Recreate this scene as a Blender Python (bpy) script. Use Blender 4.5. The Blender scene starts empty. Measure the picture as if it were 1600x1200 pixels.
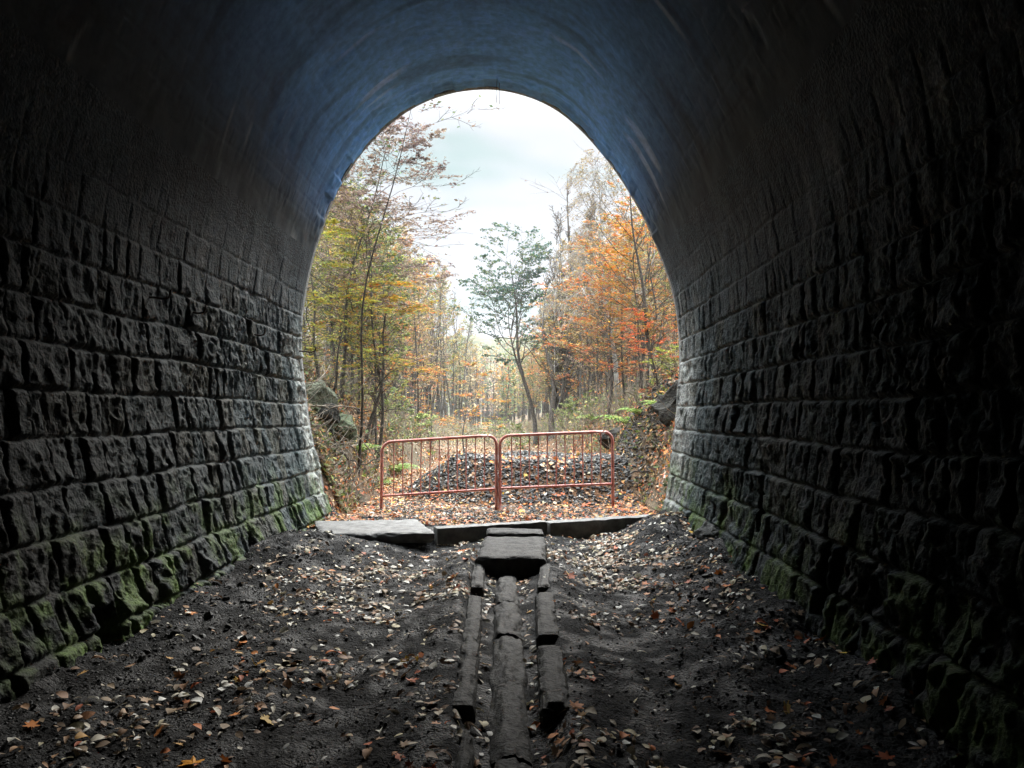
import bpy, math
import numpy as np
from mathutils import Vector, Matrix, Euler

R = math.radians
SC = bpy.context.scene
COL = SC.collection
# ------------------------------------------------------------------ camera
F_PX, CW, CH = 1203.0, 1600.0, 1200.0
CAM_Z = 1.6
YAW, PITCH = math.atan(20 / F_PX), math.atan(50 / F_PX)
cam_data = bpy.data.cameras.new("camera")
cam = bpy.data.objects.new("camera", cam_data)
COL.objects.link(cam)
cam.location = (0, 0, CAM_Z)
cam.rotation_euler = (R(90) + PITCH, 0, YAW)
cam_data.sensor_width = 36
cam_data.lens = 36 * F_PX / CW
cam_data.clip_start = 0.05
cam_data.clip_end = 3000
SC.camera = cam
ROT = np.array(Euler((R(90) + PITCH, 0, YAW)).to_matrix())

def at(u, v, Y):
    """photograph pixel -> world point at distance Y ahead (used to measure the place)"""
    d = ROT @ np.array([(u - 800) / F_PX, -(v - 600) / F_PX, -1.0])
    d = d / d[1]
    return np.array([d[0] * Y, Y, CAM_Z + d[2] * Y])

# ------------------------------------------------------------------ world
W = bpy.data.worlds.new("World"); SC.world = W; W.use_nodes = True
nt = W.node_tree; nt.nodes.clear()
N = nt.nodes.new; L = nt.links.new
SUN_EL, SUN_AZ = R(38), R(14)      # in front of the camera, a little right, behind cloud
sky = N("ShaderNodeTexSky"); sky.sky_type = 'NISHITA'; sky.sun_disc = False
sky.sun_elevation = SUN_EL; sky.sun_rotation = SUN_AZ
tc = N("ShaderNodeTexCoord")
mp = N("ShaderNodeMapping"); mp.inputs['Scale'].default_value = (1.0, 1.0, 3.2)
mp.inputs['Location'].default_value = (3.31, 0.4, 0.03)
ns = N("ShaderNodeTexNoise"); ns.inputs['Scale'].default_value = 2.6; ns.inputs['Detail'].default_value = 3
cr = N("ShaderNodeValToRGB"); cr.color_ramp.elements[0].position = 0.36; cr.color_ramp.elements[1].position = 0.48
cr.color_ramp.elements[0].color = (.62, .82, .78, 1); cr.color_ramp.elements[1].color = (.97, .99, 1.03, 1)
sep = N("ShaderNodeSeparateXYZ"); mr = N("ShaderNodeMapRange"); mr.interpolation_type = 'SMOOTHSTEP'
mr.inputs[1].default_value = .34; mr.inputs[2].default_value = .90; mr.inputs[3].default_value = 1.22; mr.inputs[4].default_value = 34.0
vm = N("ShaderNodeVectorMath"); vm.operation = 'SCALE'
mx = N("ShaderNodeMixRGB"); mx.inputs[0].default_value = .97
L(tc.outputs['Generated'], sep.inputs[0]); L(sep.outputs[2], mr.inputs[0])
L(cr.outputs[0], vm.inputs[0]); L(mr.outputs[0], vm.inputs['Scale'])
bg = N("ShaderNodeBackground"); bg.inputs[1].default_value = 0.14
wo = N("ShaderNodeOutputWorld")
L(tc.outputs['Generated'], mp.inputs[0]); L(mp.outputs[0], ns.inputs['Vector'])
L(ns.outputs[0], cr.inputs[0]); L(vm.outputs[0], mx.inputs[2]); L(sky.outputs[0], mx.inputs[1])
L(mx.outputs[0], bg.inputs[0]); L(bg.outputs[0], wo.inputs[0])

sd = bpy.data.lights.new("sun", 'SUN'); sd.energy = 1.5; sd.angle = R(25); sd.color = (1, .95, .88)
so = bpy.data.objects.new("sun", sd); COL.objects.link(so)
dv = Vector((math.sin(SUN_AZ) * math.cos(SUN_EL), math.cos(SUN_AZ) * math.cos(SUN_EL), math.sin(SUN_EL)))
so.rotation_euler = dv.to_track_quat('Z', 'Y').to_euler()
so.location = (0, 0, 30)

SC.view_settings.view_transform = 'Standard'
SC.view_settings.look = 'None'
SC.view_settings.exposure = 2.05
SC.view_settings.gamma = 1
cy = SC.cycles
SC.render.engine = 'CYCLES'
cy.use_denoising = True
cy.denoiser = 'OPENIMAGEDENOISE'
cy.max_bounces = 7; cy.diffuse_bounces = 4; cy.glossy_bounces = 2; cy.transmission_bounces = 2
cy.transparent_max_bounces = 4; cy.volume_bounces = 0
cy.sample_clamp_indirect = 6
cy.caustics_reflective = False; cy.caustics_refractive = False

# ------------------------------------------------------------------ helpers
def smooth(a, b, x):
    t = np.clip((x - a) / (b - a), 0, 1)
    return t * t * (3 - 2 * t)

def _h(ix, iy, iz, s):
    n = (ix.astype(np.int64) * 374761393 + iy.astype(np.int64) * 668265263 + iz.astype(np.int64) * 2147483647 + s * 974634777) & 0xFFFFFFFF
    n = ((n ^ (n >> 13)) * 1274126177) & 0xFFFFFFFF
    n = ((n ^ (n >> 16)) * 2246822519) & 0xFFFFFFFF
    return ((n ^ (n >> 15)) & 0xFFFFFF) / float(0xFFFFFF)

def vn(x, y, z=0.0, s=0):
    x, y, z = np.broadcast_arrays(np.asarray(x, float), np.asarray(y, float), np.asarray(z, float))
    fx, fy, fz = np.floor(x), np.floor(y), np.floor(z)
    tx, ty, tz_ = x - fx, y - fy, z - fz
    tx = tx * tx * (3 - 2 * tx); ty = ty * ty * (3 - 2 * ty); tz_ = tz_ * tz_ * (3 - 2 * tz_)
    r = 0
    for i in (0, 1):
        for j in (0, 1):
            for k in (0, 1):
                w = (tx if i else 1 - tx) * (ty if j else 1 - ty) * (tz_ if k else 1 - tz_)
                r = r + w * _h(fx + i, fy + j, fz + k, s)
    return r * 2 - 1

def fbm(x, y, z=0.0, s=0, o=4, g=.5):
    r = 0; a = 1.0; t = 0
    for i in range(o):
        r = r + a * vn(np.asarray(x) * 2 ** i, np.asarray(y) * 2 ** i, np.asarray(z) * 2 ** i, s + i * 7)
        t += a; a *= g
    return r / t

def mesh_obj(name, V, Q, mats, parent=None, smooth_=True, col=None, attrs=None, midx=None):
    """V (n,3); Q list of int arrays (m,k) of faces; linked as ONE mesh object"""
    me = bpy.data.meshes.new(name)
    if not isinstance(Q, list): Q = [Q]
    Q = [np.asarray(q, dtype=np.int32) for q in Q if len(q)]
    V = np.asarray(V, dtype=np.float32)
    me.vertices.add(len(V)); me.vertices.foreach_set("co", V.ravel())
    idx = np.concatenate([q.ravel() for q in Q])
    cnt = np.concatenate([np.full(len(q), q.shape[1], dtype=np.int32) for q in Q])
    me.loops.add(len(idx)); me.loops.foreach_set("vertex_index", idx)
    me.polygons.add(len(cnt))
    st = np.zeros(len(cnt), dtype=np.int32); st[1:] = np.cumsum(cnt)[:-1]
    me.polygons.foreach_set("loop_start", st)
    me.polygons.foreach_set("loop_total", cnt)
    if midx is not None: me.polygons.foreach_set("material_index", np.asarray(midx, dtype=np.int32))
    me.polygons.foreach_set("use_smooth", np.full(len(cnt), bool(smooth_)))
    for m in (mats if isinstance(mats, (list, tuple)) else [mats]): me.materials.append(m)
    if col is not None:
        a = me.color_attributes.new("col", 'FLOAT_COLOR', 'POINT')
        c = np.ones((len(V), 4), dtype=np.float32); c[:, :3] = col
        a.data.foreach_set("color", c.ravel())
    for k, v in (attrs or {}).items():
        a = me.attributes.new(k, 'FLOAT', 'POINT'); a.data.foreach_set("value", np.asarray(v, dtype=np.float32))
    me.update(calc_edges=True); me.validate()
    o = bpy.data.objects.new(name, me); COL.objects.link(o)
    if parent: o.parent = parent
    return o

def tag(o, label=None, cat=None, group=None, kind=None):
    if label: o['label'] = label
    if cat: o['category'] = cat
    if group: o['group'] = group
    if kind: o['kind'] = kind
    return o

def empty(name, loc=(0, 0, 0), rz=0):
    o = bpy.data.objects.new(name, None); COL.objects.link(o)
    o.location = loc; o.rotation_euler = (0, 0, rz); o.empty_display_size = .2
    return o

def copy_tree(o, parent=None):
    c = o.copy(); COL.objects.link(c); c.parent = parent
    for ch in list(o.children): copy_tree(ch, c)
    return c

def grid_faces(n, m):
    i = np.arange(n - 1)[:, None] * m + np.arange(m - 1)[None, :]
    i = i.ravel()
    return np.stack([i, i + 1, i + m + 1, i + m], 1)

def tubes(P, Rr, sides=5, cap=False):
    """P (n,m,3) polylines, Rr (n,m) radii -> verts, quads"""
    P = np.asarray(P, float); Rr = np.asarray(Rr, float)
    n, m, _ = P.shape
    T = np.gradient(P, axis=1); T /= np.linalg.norm(T, axis=2, keepdims=True) + 1e-9
    ref = np.zeros_like(T); vert = np.abs(T[:, :1, 2]) > .8
    ref[...] = np.where(vert[..., None], np.array([1., 0, 0]), np.array([0, 0, 1.]))
    A = np.cross(T, ref); A /= np.linalg.norm(A, axis=2, keepdims=True) + 1e-9
    B = np.cross(T, A)
    th = np.arange(sides) / sides * 2 * np.pi
    V = P[:, :, None, :] + Rr[:, :, None, None] * (np.cos(th)[None, None, :, None] * A[:, :, None, :] + np.sin(th)[None, None, :, None] * B[:, :, None, :])
    V = V.reshape(-1, 3)
    b = (np.arange(n)[:, None, None] * m + np.arange(m - 1)[None, :, None]) * sides
    k = np.arange(sides)[None, None, :]; k2 = (k + 1) % sides
    Q = np.stack([b + k, b + k2, b + sides + k2, b + sides + k], -1).reshape(-1, 4)
    out = [Q]
    if cap:
        for e in (0, m - 1):
            out.append((np.arange(n)[:, None] * m + e) * sides + np.arange(sides)[None, :])
    return V, out

class MB:
    def __init__(s): s.V = []; s.Q = []; s.n = 0; s.C = []
    def add(s, V, Q, c=None):
        for q in (Q if isinstance(Q, list) else [Q]): s.Q.append(np.asarray(q) + s.n)
        s.V.append(V); s.n += len(V)
        if c is not None: s.C.append(np.broadcast_to(np.asarray(c, float), (len(V), 3)))
        return s
    def build(s, name, mat, parent=None, smooth_=True, **k):
        d = {}
        for q in s.Q: d.setdefault(q.shape[1], []).append(q)
        Q = [np.concatenate(v) for v in d.values()]
        return mesh_obj(name, np.concatenate(s.V), Q, mat, parent, smooth_, col=np.concatenate(s.C) if s.C else None, **k)

def instance(TV, TQ, pos, rot, scale, colr):
    """copies of template (TV, TQ) -> one mesh's arrays; rot (n,3,3); scale (n,) or (n,3); colr (n,3)"""
    n = len(pos); k = len(TV)
    sc = np.asarray(scale, float)
    if sc.ndim == 1: sc = sc[:, None].repeat(3, 1)
    V = np.einsum('nij,nkj->nki', rot, TV[None] * sc[:, None, :]) + pos[:, None, :]
    Q = (TQ[None] + (np.arange(n) * k)[:, None, None]).reshape(-1, TQ.shape[1])
    return V.reshape(-1, 3), Q, np.repeat(colr, k, 0)

def rots(rng, n, tilt):
    """random rotations: yaw uniform, tilt about a random horizontal axis by N(0,tilt)"""
    a = rng.uniform(0, 2 * np.pi, n); t = rng.normal(0, tilt, n); b = rng.uniform(0, 2 * np.pi, n)
    ca, sa = np.cos(a), np.sin(a); z = np.zeros(n); o = np.ones(n)
    Rz = np.stack([ca, -sa, z, sa, ca, z, z, z, o], 1).reshape(n, 3, 3)
    ct, st = np.cos(t), np.sin(t)
    Rx = np.stack([o, z, z, z, ct, -st, z, st, ct], 1).reshape(n, 3, 3)
    cb, sb = np.cos(b), np.sin(b)
    Rb = np.stack([cb, -sb, z, sb, cb, z, z, z, o], 1).reshape(n, 3, 3)
    return Rb @ Rx @ Rz

# ------------------------------------------------------------------ materials
def mat(name, base=(.5, .5, .5), rough=.8, spec=.3, bump=0, bscale=30, bdist=.01, var=None, vscale=5, use_col=False, transl=0, metal=0):
    m = bpy.data.materials.new(name); m.use_nodes = True
    nt = m.node_tree; b = nt.nodes['Principled BSDF']
    b.inputs['Roughness'].default_value = rough
    b.inputs['Specular IOR Level'].default_value = spec
    b.inputs['Metallic'].default_value = metal
    b.inputs['Base Color'].default_value = (*base, 1)
    src = None
    tcn = nt.nodes.new("ShaderNodeTexCoord")
    if use_col:
        a = nt.nodes.new("ShaderNodeAttribute"); a.attribute_name = 'col'; src = a.outputs['Color']
    if var:
        n1 = nt.nodes.new("ShaderNodeTexNoise"); n1.inputs['Scale'].default_value = vscale; n1.inputs['Detail'].default_value = 6
        n1.inputs['Roughness'].default_value = .65
        nt.links.new(tcn.outputs['Object'], n1.inputs['Vector'])
        r = nt.nodes.new("ShaderNodeValToRGB"); e = r.color_ramp.elements
        e[0].position = .36; e[1].position = .66
        e[0].color = (*base, 1); e[1].color = (*var, 1)
        nt.links.new(n1.outputs[0], r.inputs[0])
        if src is not None:
            mm = nt.nodes.new("ShaderNodeMixRGB"); mm.blend_type = 'MULTIPLY'; mm.inputs[0].default_value = 1
            nt.links.new(src, mm.inputs[1]); nt.links.new(r.outputs[0], mm.inputs[2]); src = mm.outputs[0]
        else: src = r.outputs[0]
    if src is not None: nt.links.new(src, b.inputs['Base Color'])
    if bump:
        n2 = nt.nodes.new("ShaderNodeTexNoise"); n2.inputs['Scale'].default_value = bscale; n2.inputs['Detail'].default_value = 5
        nt.links.new(tcn.outputs['Object'], n2.inputs['Vector'])
        bp = nt.nodes.new("ShaderNodeBump"); bp.inputs['Strength'].default_value = bump; bp.inputs['Distance'].default_value = bdist
        nt.links.new(n2.outputs[0], bp.inputs['Height']); nt.links.new(bp.outputs[0], b.inputs['Normal'])
    if transl:
        t = nt.nodes.new("ShaderNodeBsdfTranslucent"); mix = nt.nodes.new("ShaderNodeMixShader"); mix.inputs[0].default_value = transl
        if src is not None: nt.links.new(src, t.inputs[0])
        else: t.inputs[0].default_value = (*base, 1)
        nt.links.new(b.outputs[0], mix.inputs[1]); nt.links.new(t.outputs[0], mix.inputs[2])
        nt.links.new(mix.outputs[0], nt.nodes['Material Output'].inputs[0])
    return m

M_stone = mat("tunnel_stone", rough=.75, spec=.22, use_col=True, base=(.45, .45, .46), var=(1.5, 1.5, 1.45), vscale=16, bump=1, bscale=42, bdist=.019)
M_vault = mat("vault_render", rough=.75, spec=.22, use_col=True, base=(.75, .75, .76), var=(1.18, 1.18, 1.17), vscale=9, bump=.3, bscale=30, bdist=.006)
M_floor = mat("tunnel_dirt", rough=.7, spec=.17, use_col=True, base=(.35, .35, .35), var=(1.9, 1.9, 1.9), vscale=26, bump=1, bscale=55, bdist=.035)
def wet_floor():
    nt = M_floor.node_tree; b = nt.nodes['Principled BSDF']; t = nt.nodes.new("ShaderNodeTexCoord")
    n = nt.nodes.new("ShaderNodeTexNoise"); n.inputs['Scale'].default_value = 3.5; n.inputs['Detail'].default_value = 7
    r = nt.nodes.new("ShaderNodeMapRange"); r.inputs[1].default_value = .46; r.inputs[2].default_value = .62; r.inputs[3].default_value = .9; r.inputs[4].default_value = .42
    nt.links.new(t.outputs['Object'], n.inputs['Vector']); nt.links.new(n.outputs[0], r.inputs[0]); nt.links.new(r.outputs[0], b.inputs['Roughness'])
wet_floor()
M_ground = mat("woodland_soil", rough=.9, spec=.2, use_col=True, base=(.55, .55, .55), var=(1.5, 1.45, 1.4), vscale=14, bump=1, bscale=25, bdist=.03)
M_conc = mat("weathered_concrete", base=(.08, .08, .078), var=(.2, .2, .195), rough=.7, spec=.3, vscale=7, bump=.7, bscale=60, bdist=.008)
M_concd = mat("sooty_concrete", base=(.014, .014, .014), var=(.06, .06, .056), rough=.75, spec=.22, vscale=13, bump=.9, bscale=48, bdist=.014)
M_leaf = mat("leaf", rough=.65, spec=.15, use_col=True, transl=.3)
M_litter = mat("fallen_leaf", rough=.65, spec=.3, use_col=True, transl=.12)
M_rock = mat("ballast", rough=.7, spec=.4, use_col=True, base=(.7, .7, .7), var=(1.2, 1.2, 1.2), vscale=20)
M_boulder = mat("boulder_rock", rough=.85, spec=.2, use_col=True, base=(.5, .5, .5), var=(1.5, 1.5, 1.4), vscale=9, bump=1, bscale=22, bdist=.04)
M_bark = mat("bark_grey", base=(.035, .03, .026), var=(.10, .09, .078), rough=.9, spec=.15, vscale=12)
M_birch = mat("bark_pale", base=(.10, .095, .085), var=(.32, .31, .29), rough=.8, spec=.2, vscale=9)
M_dead = mat("dead_wood", base=(.10, .08, .06), var=(.30, .26, .21), rough=.85, spec=.2, vscale=14)
M_iron = mat("rusty_iron", base=(.015, .012, .01), var=(.07, .035, .02), rough=.8, spec=.3, vscale=30)
M_hill = mat("far_forest", rough=1, spec=0, use_col=True, base=(.6, .6, .6), var=(1.4, 1.4, 1.4), vscale=.12)

def paint_mat():
    m = bpy.data.materials.new("chalky_red_paint"); m.use_nodes = True; nt = m.node_tree; b = nt.nodes['Principled BSDF']
    tcn = nt.nodes.new("ShaderNodeTexCoord")
    n1 = nt.nodes.new("ShaderNodeTexNoise"); n1.inputs['Scale'].default_value = 6; n1.inputs['Detail'].default_value = 5
    n2 = nt.nodes.new("ShaderNodeTexNoise"); n2.inputs['Scale'].default_value = 38; n2.inputs['Detail'].default_value = 6
    r1 = nt.nodes.new("ShaderNodeValToRGB"); e = r1.color_ramp.elements
    e[0].position = .35; e[0].color = (.44, .115, .088, 1); e[1].position = .65; e[1].color = (.58, .25, .21, 1)
    r2 = nt.nodes.new("ShaderNodeValToRGB"); e = r2.color_ramp.elements
    e[0].position = .60; e[0].color = (0, 0, 0, 1); e[1].position = .68; e[1].color = (1, 1, 1, 1)
    mm = nt.nodes.new("ShaderNodeMixRGB"); mm.inputs[2].default_value = (.50, .40, .36, 1)
    nt.links.new(tcn.outputs['Object'], n1.inputs['Vector']); nt.links.new(tcn.outputs['Object'], n2.inputs['Vector'])
    nt.links.new(n1.outputs[0], r1.inputs[0]); nt.links.new(n2.outputs[0], r2.inputs[0])
    nt.links.new(r2.outputs[0], mm.inputs[0]); nt.links.new(r1.outputs[0], mm.inputs[1]); nt.links.new(mm.outputs[0], b.inputs['Base Color'])
    b.inputs['Roughness'].default_value = .5; b.inputs['Specular IOR Level'].default_value = .5
    return m
M_red = paint_mat()

# ------------------------------------------------------------------ the tunnel
YM = 11.67                                   # distance of the mouth
mouth_px = [(519, 840), (517, 818), (507, 775), (498, 735), (488, 695), (480, 650), (474, 600), (469, 550), (470, 500), (477, 450), (488, 400),
            (504, 350), (524, 300), (552, 252), (584, 213), (620, 181), (660, 157), (700, 143), (735, 137), (768, 136),
            (802, 141), (840, 153), (875, 172), (907, 199), (936, 231), (962, 264), (986, 301), (1007, 339), (1026, 381), (1041, 420),
            (1053, 460), (1060, 502), (1063, 550), (1062, 600), (1057, 655), (1052, 705), (1046, 750), (1039, 800), (1036, 835)]
prof = np.array([[at(u, v, YM)[0], at(u, v, YM)[2]] for u, v in mouth_px])
prof[0, 1] = prof[-1, 1] = -.45
def resample(p, step):
    # Catmull-Rom then even arc length
    out = []
    q = np.vstack([2 * p[0] - p[1], p, 2 * p[-1] - p[-2]])
    for i in range(1, len(q) - 2):
        t = np.linspace(0, 1, 24, endpoint=False)[:, None]
        a, b, c, d = q[i - 1], q[i], q[i + 1], q[i + 2]
        out.append(.5 * ((2 * b) + (-a + c) * t + (2 * a - 5 * b + 4 * c - d) * t ** 2 + (-a + 3 * b - 3 * c + d) * t ** 3))
    out = np.vstack(out + [p[-1:]])
    s = np.concatenate([[0], np.cumsum(np.linalg.norm(np.diff(out, axis=0), axis=1))])
    S = np.arange(0, s[-1], step)
    return S, np.stack([np.interp(S, s, out[:, 0]), np.interp(S, s, out[:, 1])], 1)
S_all, P_all = resample(prof, .002)
kk = np.ones(101) / 101
def sm(a): return np.convolve(np.pad(a, 50, mode='edge'), kk, mode='valid')
P_s = np.stack([sm(P_all[:, 0]), sm(P_all[:, 1])], 1)
T_all = np.gradient(P_s, axis=0); T_all /= np.linalg.norm(T_all, axis=1, keepdims=True)
N_all = np.stack([T_all[:, 1], -T_all[:, 0]], 1)     # points inward (left side goes up -> normal +x)
iL = int(np.argmax(P_s[:, 1] > 4.1)); iR = len(P_s) - 1 - int(np.argmax(P_s[::-1, 1] > 4.1))

def ygrid(fine, y0=2.6):
    a = np.arange(YM, y0, -fine)
    b = y0 - np.cumsum(np.geomspace(.05, 3.0, 38))
    return np.concatenate([a, b])[::-1]

rs = np.random.default_rng(5)
def block_lookup(side):
    rng = np.random.default_rng(11 + side)
    tabs = []
    for c in range(60):
        w = rng.choice([.2, .27, .33, .4, .5, .62], 400, p=[.12, .2, .24, .2, .16, .08]) * rng.uniform(.7, .95, 400)
        tabs.append(np.cumsum(w) - 75 + rng.uniform(-1, 1))
    return tabs

HOLES = {0: [(10.0, .27, .13, .36), (8.35, .10, .12, .40), (5.35, .02, .26, .42), (9.1, .62, .07, .2)],
         1: [(7.15, .70, .13, .34), (5.45, .42, .15, .42), (9.3, .62, .07, .26), (8.3, .66, .1, .3)]}
def stone_side(side):
    ds = .014
    if side == 0: i0, i1 = 0, iL
    else: i0, i1 = iR, len(P_s) - 1
    idx = np.arange(i0, i1, int(ds / .002))
    pr = P_s[idx]; nm = N_all[idx]
    ys = ygrid(.014)
    ZZ, YY = np.meshgrid(pr[:, 1], ys, indexing='ij')
    XX = np.repeat(pr[:, :1], len(ys), 1)
    ch = .335
    z0 = .115 if side == 0 else .05
    # irregular course lines
    zw = ZZ + .018 * vn(YY * 1.1, ZZ * .8, 3.1, side) + .007 * vn(YY * 6, ZZ * 5, 1.7, side + 3)
    yw = YY + .016 * vn(YY * 3, ZZ * 6, 9.3, side + 5)
    cf = (zw - z0) / ch
    c = np.floor(cf).astype(int) + 5
    fz = (cf - np.floor(cf)) * ch
    tabs = block_lookup(side)
    left = np.zeros_like(YY); right = np.zeros_like(YY); bid = np.zeros_like(YY)
    for cc in np.unique(c):
        msk = c == cc
        t = tabs[max(0, min(59, cc))]
        k = np.clip(np.searchsorted(t, yw[msk]), 1, len(t) - 1)
        left[msk] = yw[msk] - t[k - 1]; right[msk] = t[k] - yw[msk]; bid[msk] = k
    de = np.minimum(np.minimum(left, right), np.minimum(fz, ch - fz))
    h1 = _h(c, bid, np.zeros_like(c), 21 + side); h2 = _h(c, bid, np.ones_like(c), 22 + side); h3 = _h(c, bid, np.ones_like(c) * 2, 23 + side)
    pillow = .35 + .65 * smooth(0, .035, de)
    joint = smooth(0, .014, de)
    wdt = left + right
    tilt = (left / wdt - .5) * (h2 - .5) * .09 + (fz / ch - .5) * (h3 - .5) * .05
    # rock face: ridged noise drawn out vertically, plus facets
    ph = h1 * 50
    wy = YY + .05 * vn(YY * 6, ZZ * 6, ph, 37); wz = ZZ + .06 * vn(YY * 5, ZZ * 5, ph + 4, 38)
    r1 = 1 - np.abs(vn(wy * 6 + ph, wz * 3.6 + ph, ph, 40 + side))
    r2 = 1 - np.abs(vn(wy * 15, wz * 8 + ph, ph, 50 + side))
    r3 = vn(YY * 38, ZZ * 20, ph, 60 + side)
    r4 = vn(YY * 30, ZZ * 30, ph, 65 + side)
    face = (r1 - .6) * .075 + (r2 - .6) * .045 + r3 * .014 + r4 * .008 + .03 * vn(wy * 2.5, wz * 2.5, ph, 66)
    # crisp broken facets: warped cells, each its own plane
    fx = (wy + .03 * vn(YY * 11, ZZ * 11, ph, 67)) / .085; fzc = (wz + .03 * vn(YY * 9, ZZ * 13, ph, 68)) / .13
    ci, cj = np.floor(fx), np.floor(fzc); q1 = _h(ci, cj, bid, 69) - .5; q2 = _h(ci, cj, bid, 70) - .5; q3 = _h(ci, cj, bid, 71) - .5
    face = face * .72 + q1 * .022 + (fx - ci - .5) * q2 * .034 + (fzc - cj - .5) * q3 * .034
    erode = smooth(-.1, .5, fbm(YY * .5, ZZ * .8, 5, 71 + side, 3))
    up = smooth(2.2, 3.7, ZZ + .4 * fbm(YY * .6, ZZ, 3, 72, 2))
    amp = (1 - .86 * up)
    d = amp * (pillow * (.02 + .045 * h1 + face + tilt) * (.66 + .42 * erode)) - (1 - joint) * .017 * (1 - .88 * up)
    d += .02 * fbm(YY * 2, ZZ * 2, 3, 80 + side, 3)
    # courses step out a little lower down (a battered plinth), broken at the foot
    foot = smooth(.55, 0, ZZ)
    d += foot * (.05 + .05 * fbm(YY * 1.7, ZZ * 2, 7, 90 + side, 3))
    kj = smooth(3.55, 4.05, ZZ); d = d * (1 - kj) + kj * (.022 + .02 * fbm(YY * 2, ZZ * 2, 3, 33, 3))
    fade = smooth(YM, YM - .12, YY)           # dressed quoin edge at the mouth
    d *= .25 + .75 * fade
    holes = np.zeros_like(d)
    for (hy, hz, hw, hh) in HOLES[side]:
        u = np.maximum(np.abs(yw - hy) / (hw * .5), np.abs(zw - hz - .01) / (hh * .5))
        holes = np.maximum(holes, smooth(1.12, .96, u + .10 * vn(YY * 20, ZZ * 20, 2, 99)))
    d = d * (1 - holes) - holes * .38
    X = XX + nm[:, 0][:, None] * d; Z = ZZ + nm[:, 1][:, None] * d
    V = np.stack([X, YY, Z], -1).reshape(-1, 3)
    # stone colour, with daylight at the mouth and shade further in painted on
    g = .60 + .55 * h2
    base = np.stack([.068 * g, .088 * g, .094 * g], -1)
    warm = (h3 > .8)[..., None]
    base = np.where(warm, base * np.array([1.25, 1.04, .85]), base)
    soot_shade = smooth(-.3, .5, fbm(YY * .8, ZZ * .5, 3, 120 + side, 4)) * .5
    soot_shade = np.maximum(soot_shade, smooth(10.9, 7.0, YY) * .40 + (.44 - .2 * side) * smooth(8.5, 4, YY))      # besides soot blotches, the gloom deepening inward is painted into the colour
    base = base * (1 - soot_shade[..., None])
    mouth_daylight = smooth(10.75 - .9 * side, 11.45 - .3 * side, YY + .35 * fbm(YY * 2, ZZ * 3, 9, 131 + side, 3)) * smooth(-.1, .5, ZZ) * smooth(3.6, 2.0, ZZ) * (.95 if side == 0 else .8)  # band lit from outside, painted as paler stone
    base = base * (1 - mouth_daylight[..., None]) + mouth_daylight[..., None] * np.array([.34, .35, .335]) * (.7 + .5 * h2[..., None])
    daylight_wash = smooth(.25, .6, fbm(YY * 1.2, ZZ * .8, 9, 130 + side, 4)) * smooth(9.6, 11.3, YY)  # blotches of outside light painted onto the last courses
    base = base * (1 - daylight_wash[..., None] * .5) + daylight_wash[..., None] * .5 * np.array([.20, .20, .195])
    mo = smooth(1.15, .15, ZZ + .35 * fbm(YY * 1.6, ZZ * 2.5, 4, 140 + side, 4)) * smooth(-.25, .35, fbm(YY * 5, ZZ * 5, 4, 150 + side, 4))
    moss = np.stack([.085 + 0 * mo, .135 + 0 * mo, .030 + 0 * mo], -1)
    base = base * (1 - .85 * mo[..., None]) + moss * .85 * mo[..., None]
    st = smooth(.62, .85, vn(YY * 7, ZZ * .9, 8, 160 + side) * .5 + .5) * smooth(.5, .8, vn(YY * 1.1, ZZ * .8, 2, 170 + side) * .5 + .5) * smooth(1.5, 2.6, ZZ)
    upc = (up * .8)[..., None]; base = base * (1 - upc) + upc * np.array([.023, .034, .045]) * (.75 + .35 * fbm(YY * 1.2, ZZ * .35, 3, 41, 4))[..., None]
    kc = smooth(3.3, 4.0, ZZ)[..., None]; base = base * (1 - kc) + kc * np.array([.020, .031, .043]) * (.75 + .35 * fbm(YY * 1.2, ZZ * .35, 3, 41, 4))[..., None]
    base = base + st[..., None] * .08 * (1 - kc)
    base = base * (1 - holes[..., None] * .7)
    q = grid_faces(len(idx), len(ys))
    if side == 0: pass
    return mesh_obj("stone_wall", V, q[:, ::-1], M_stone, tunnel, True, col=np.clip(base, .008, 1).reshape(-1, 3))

tunnel = tag(empty("railway_tunnel", (0, 0, 0)), "dark arched railway tunnel with rock faced stone sides and sooty vault", "tunnel")
o = stone_side(0); o['label'] = "left side wall of rough courses, mossy at the foot"
o = stone_side(1); o['label'] = "right side wall of rough courses with missing stones"

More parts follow.
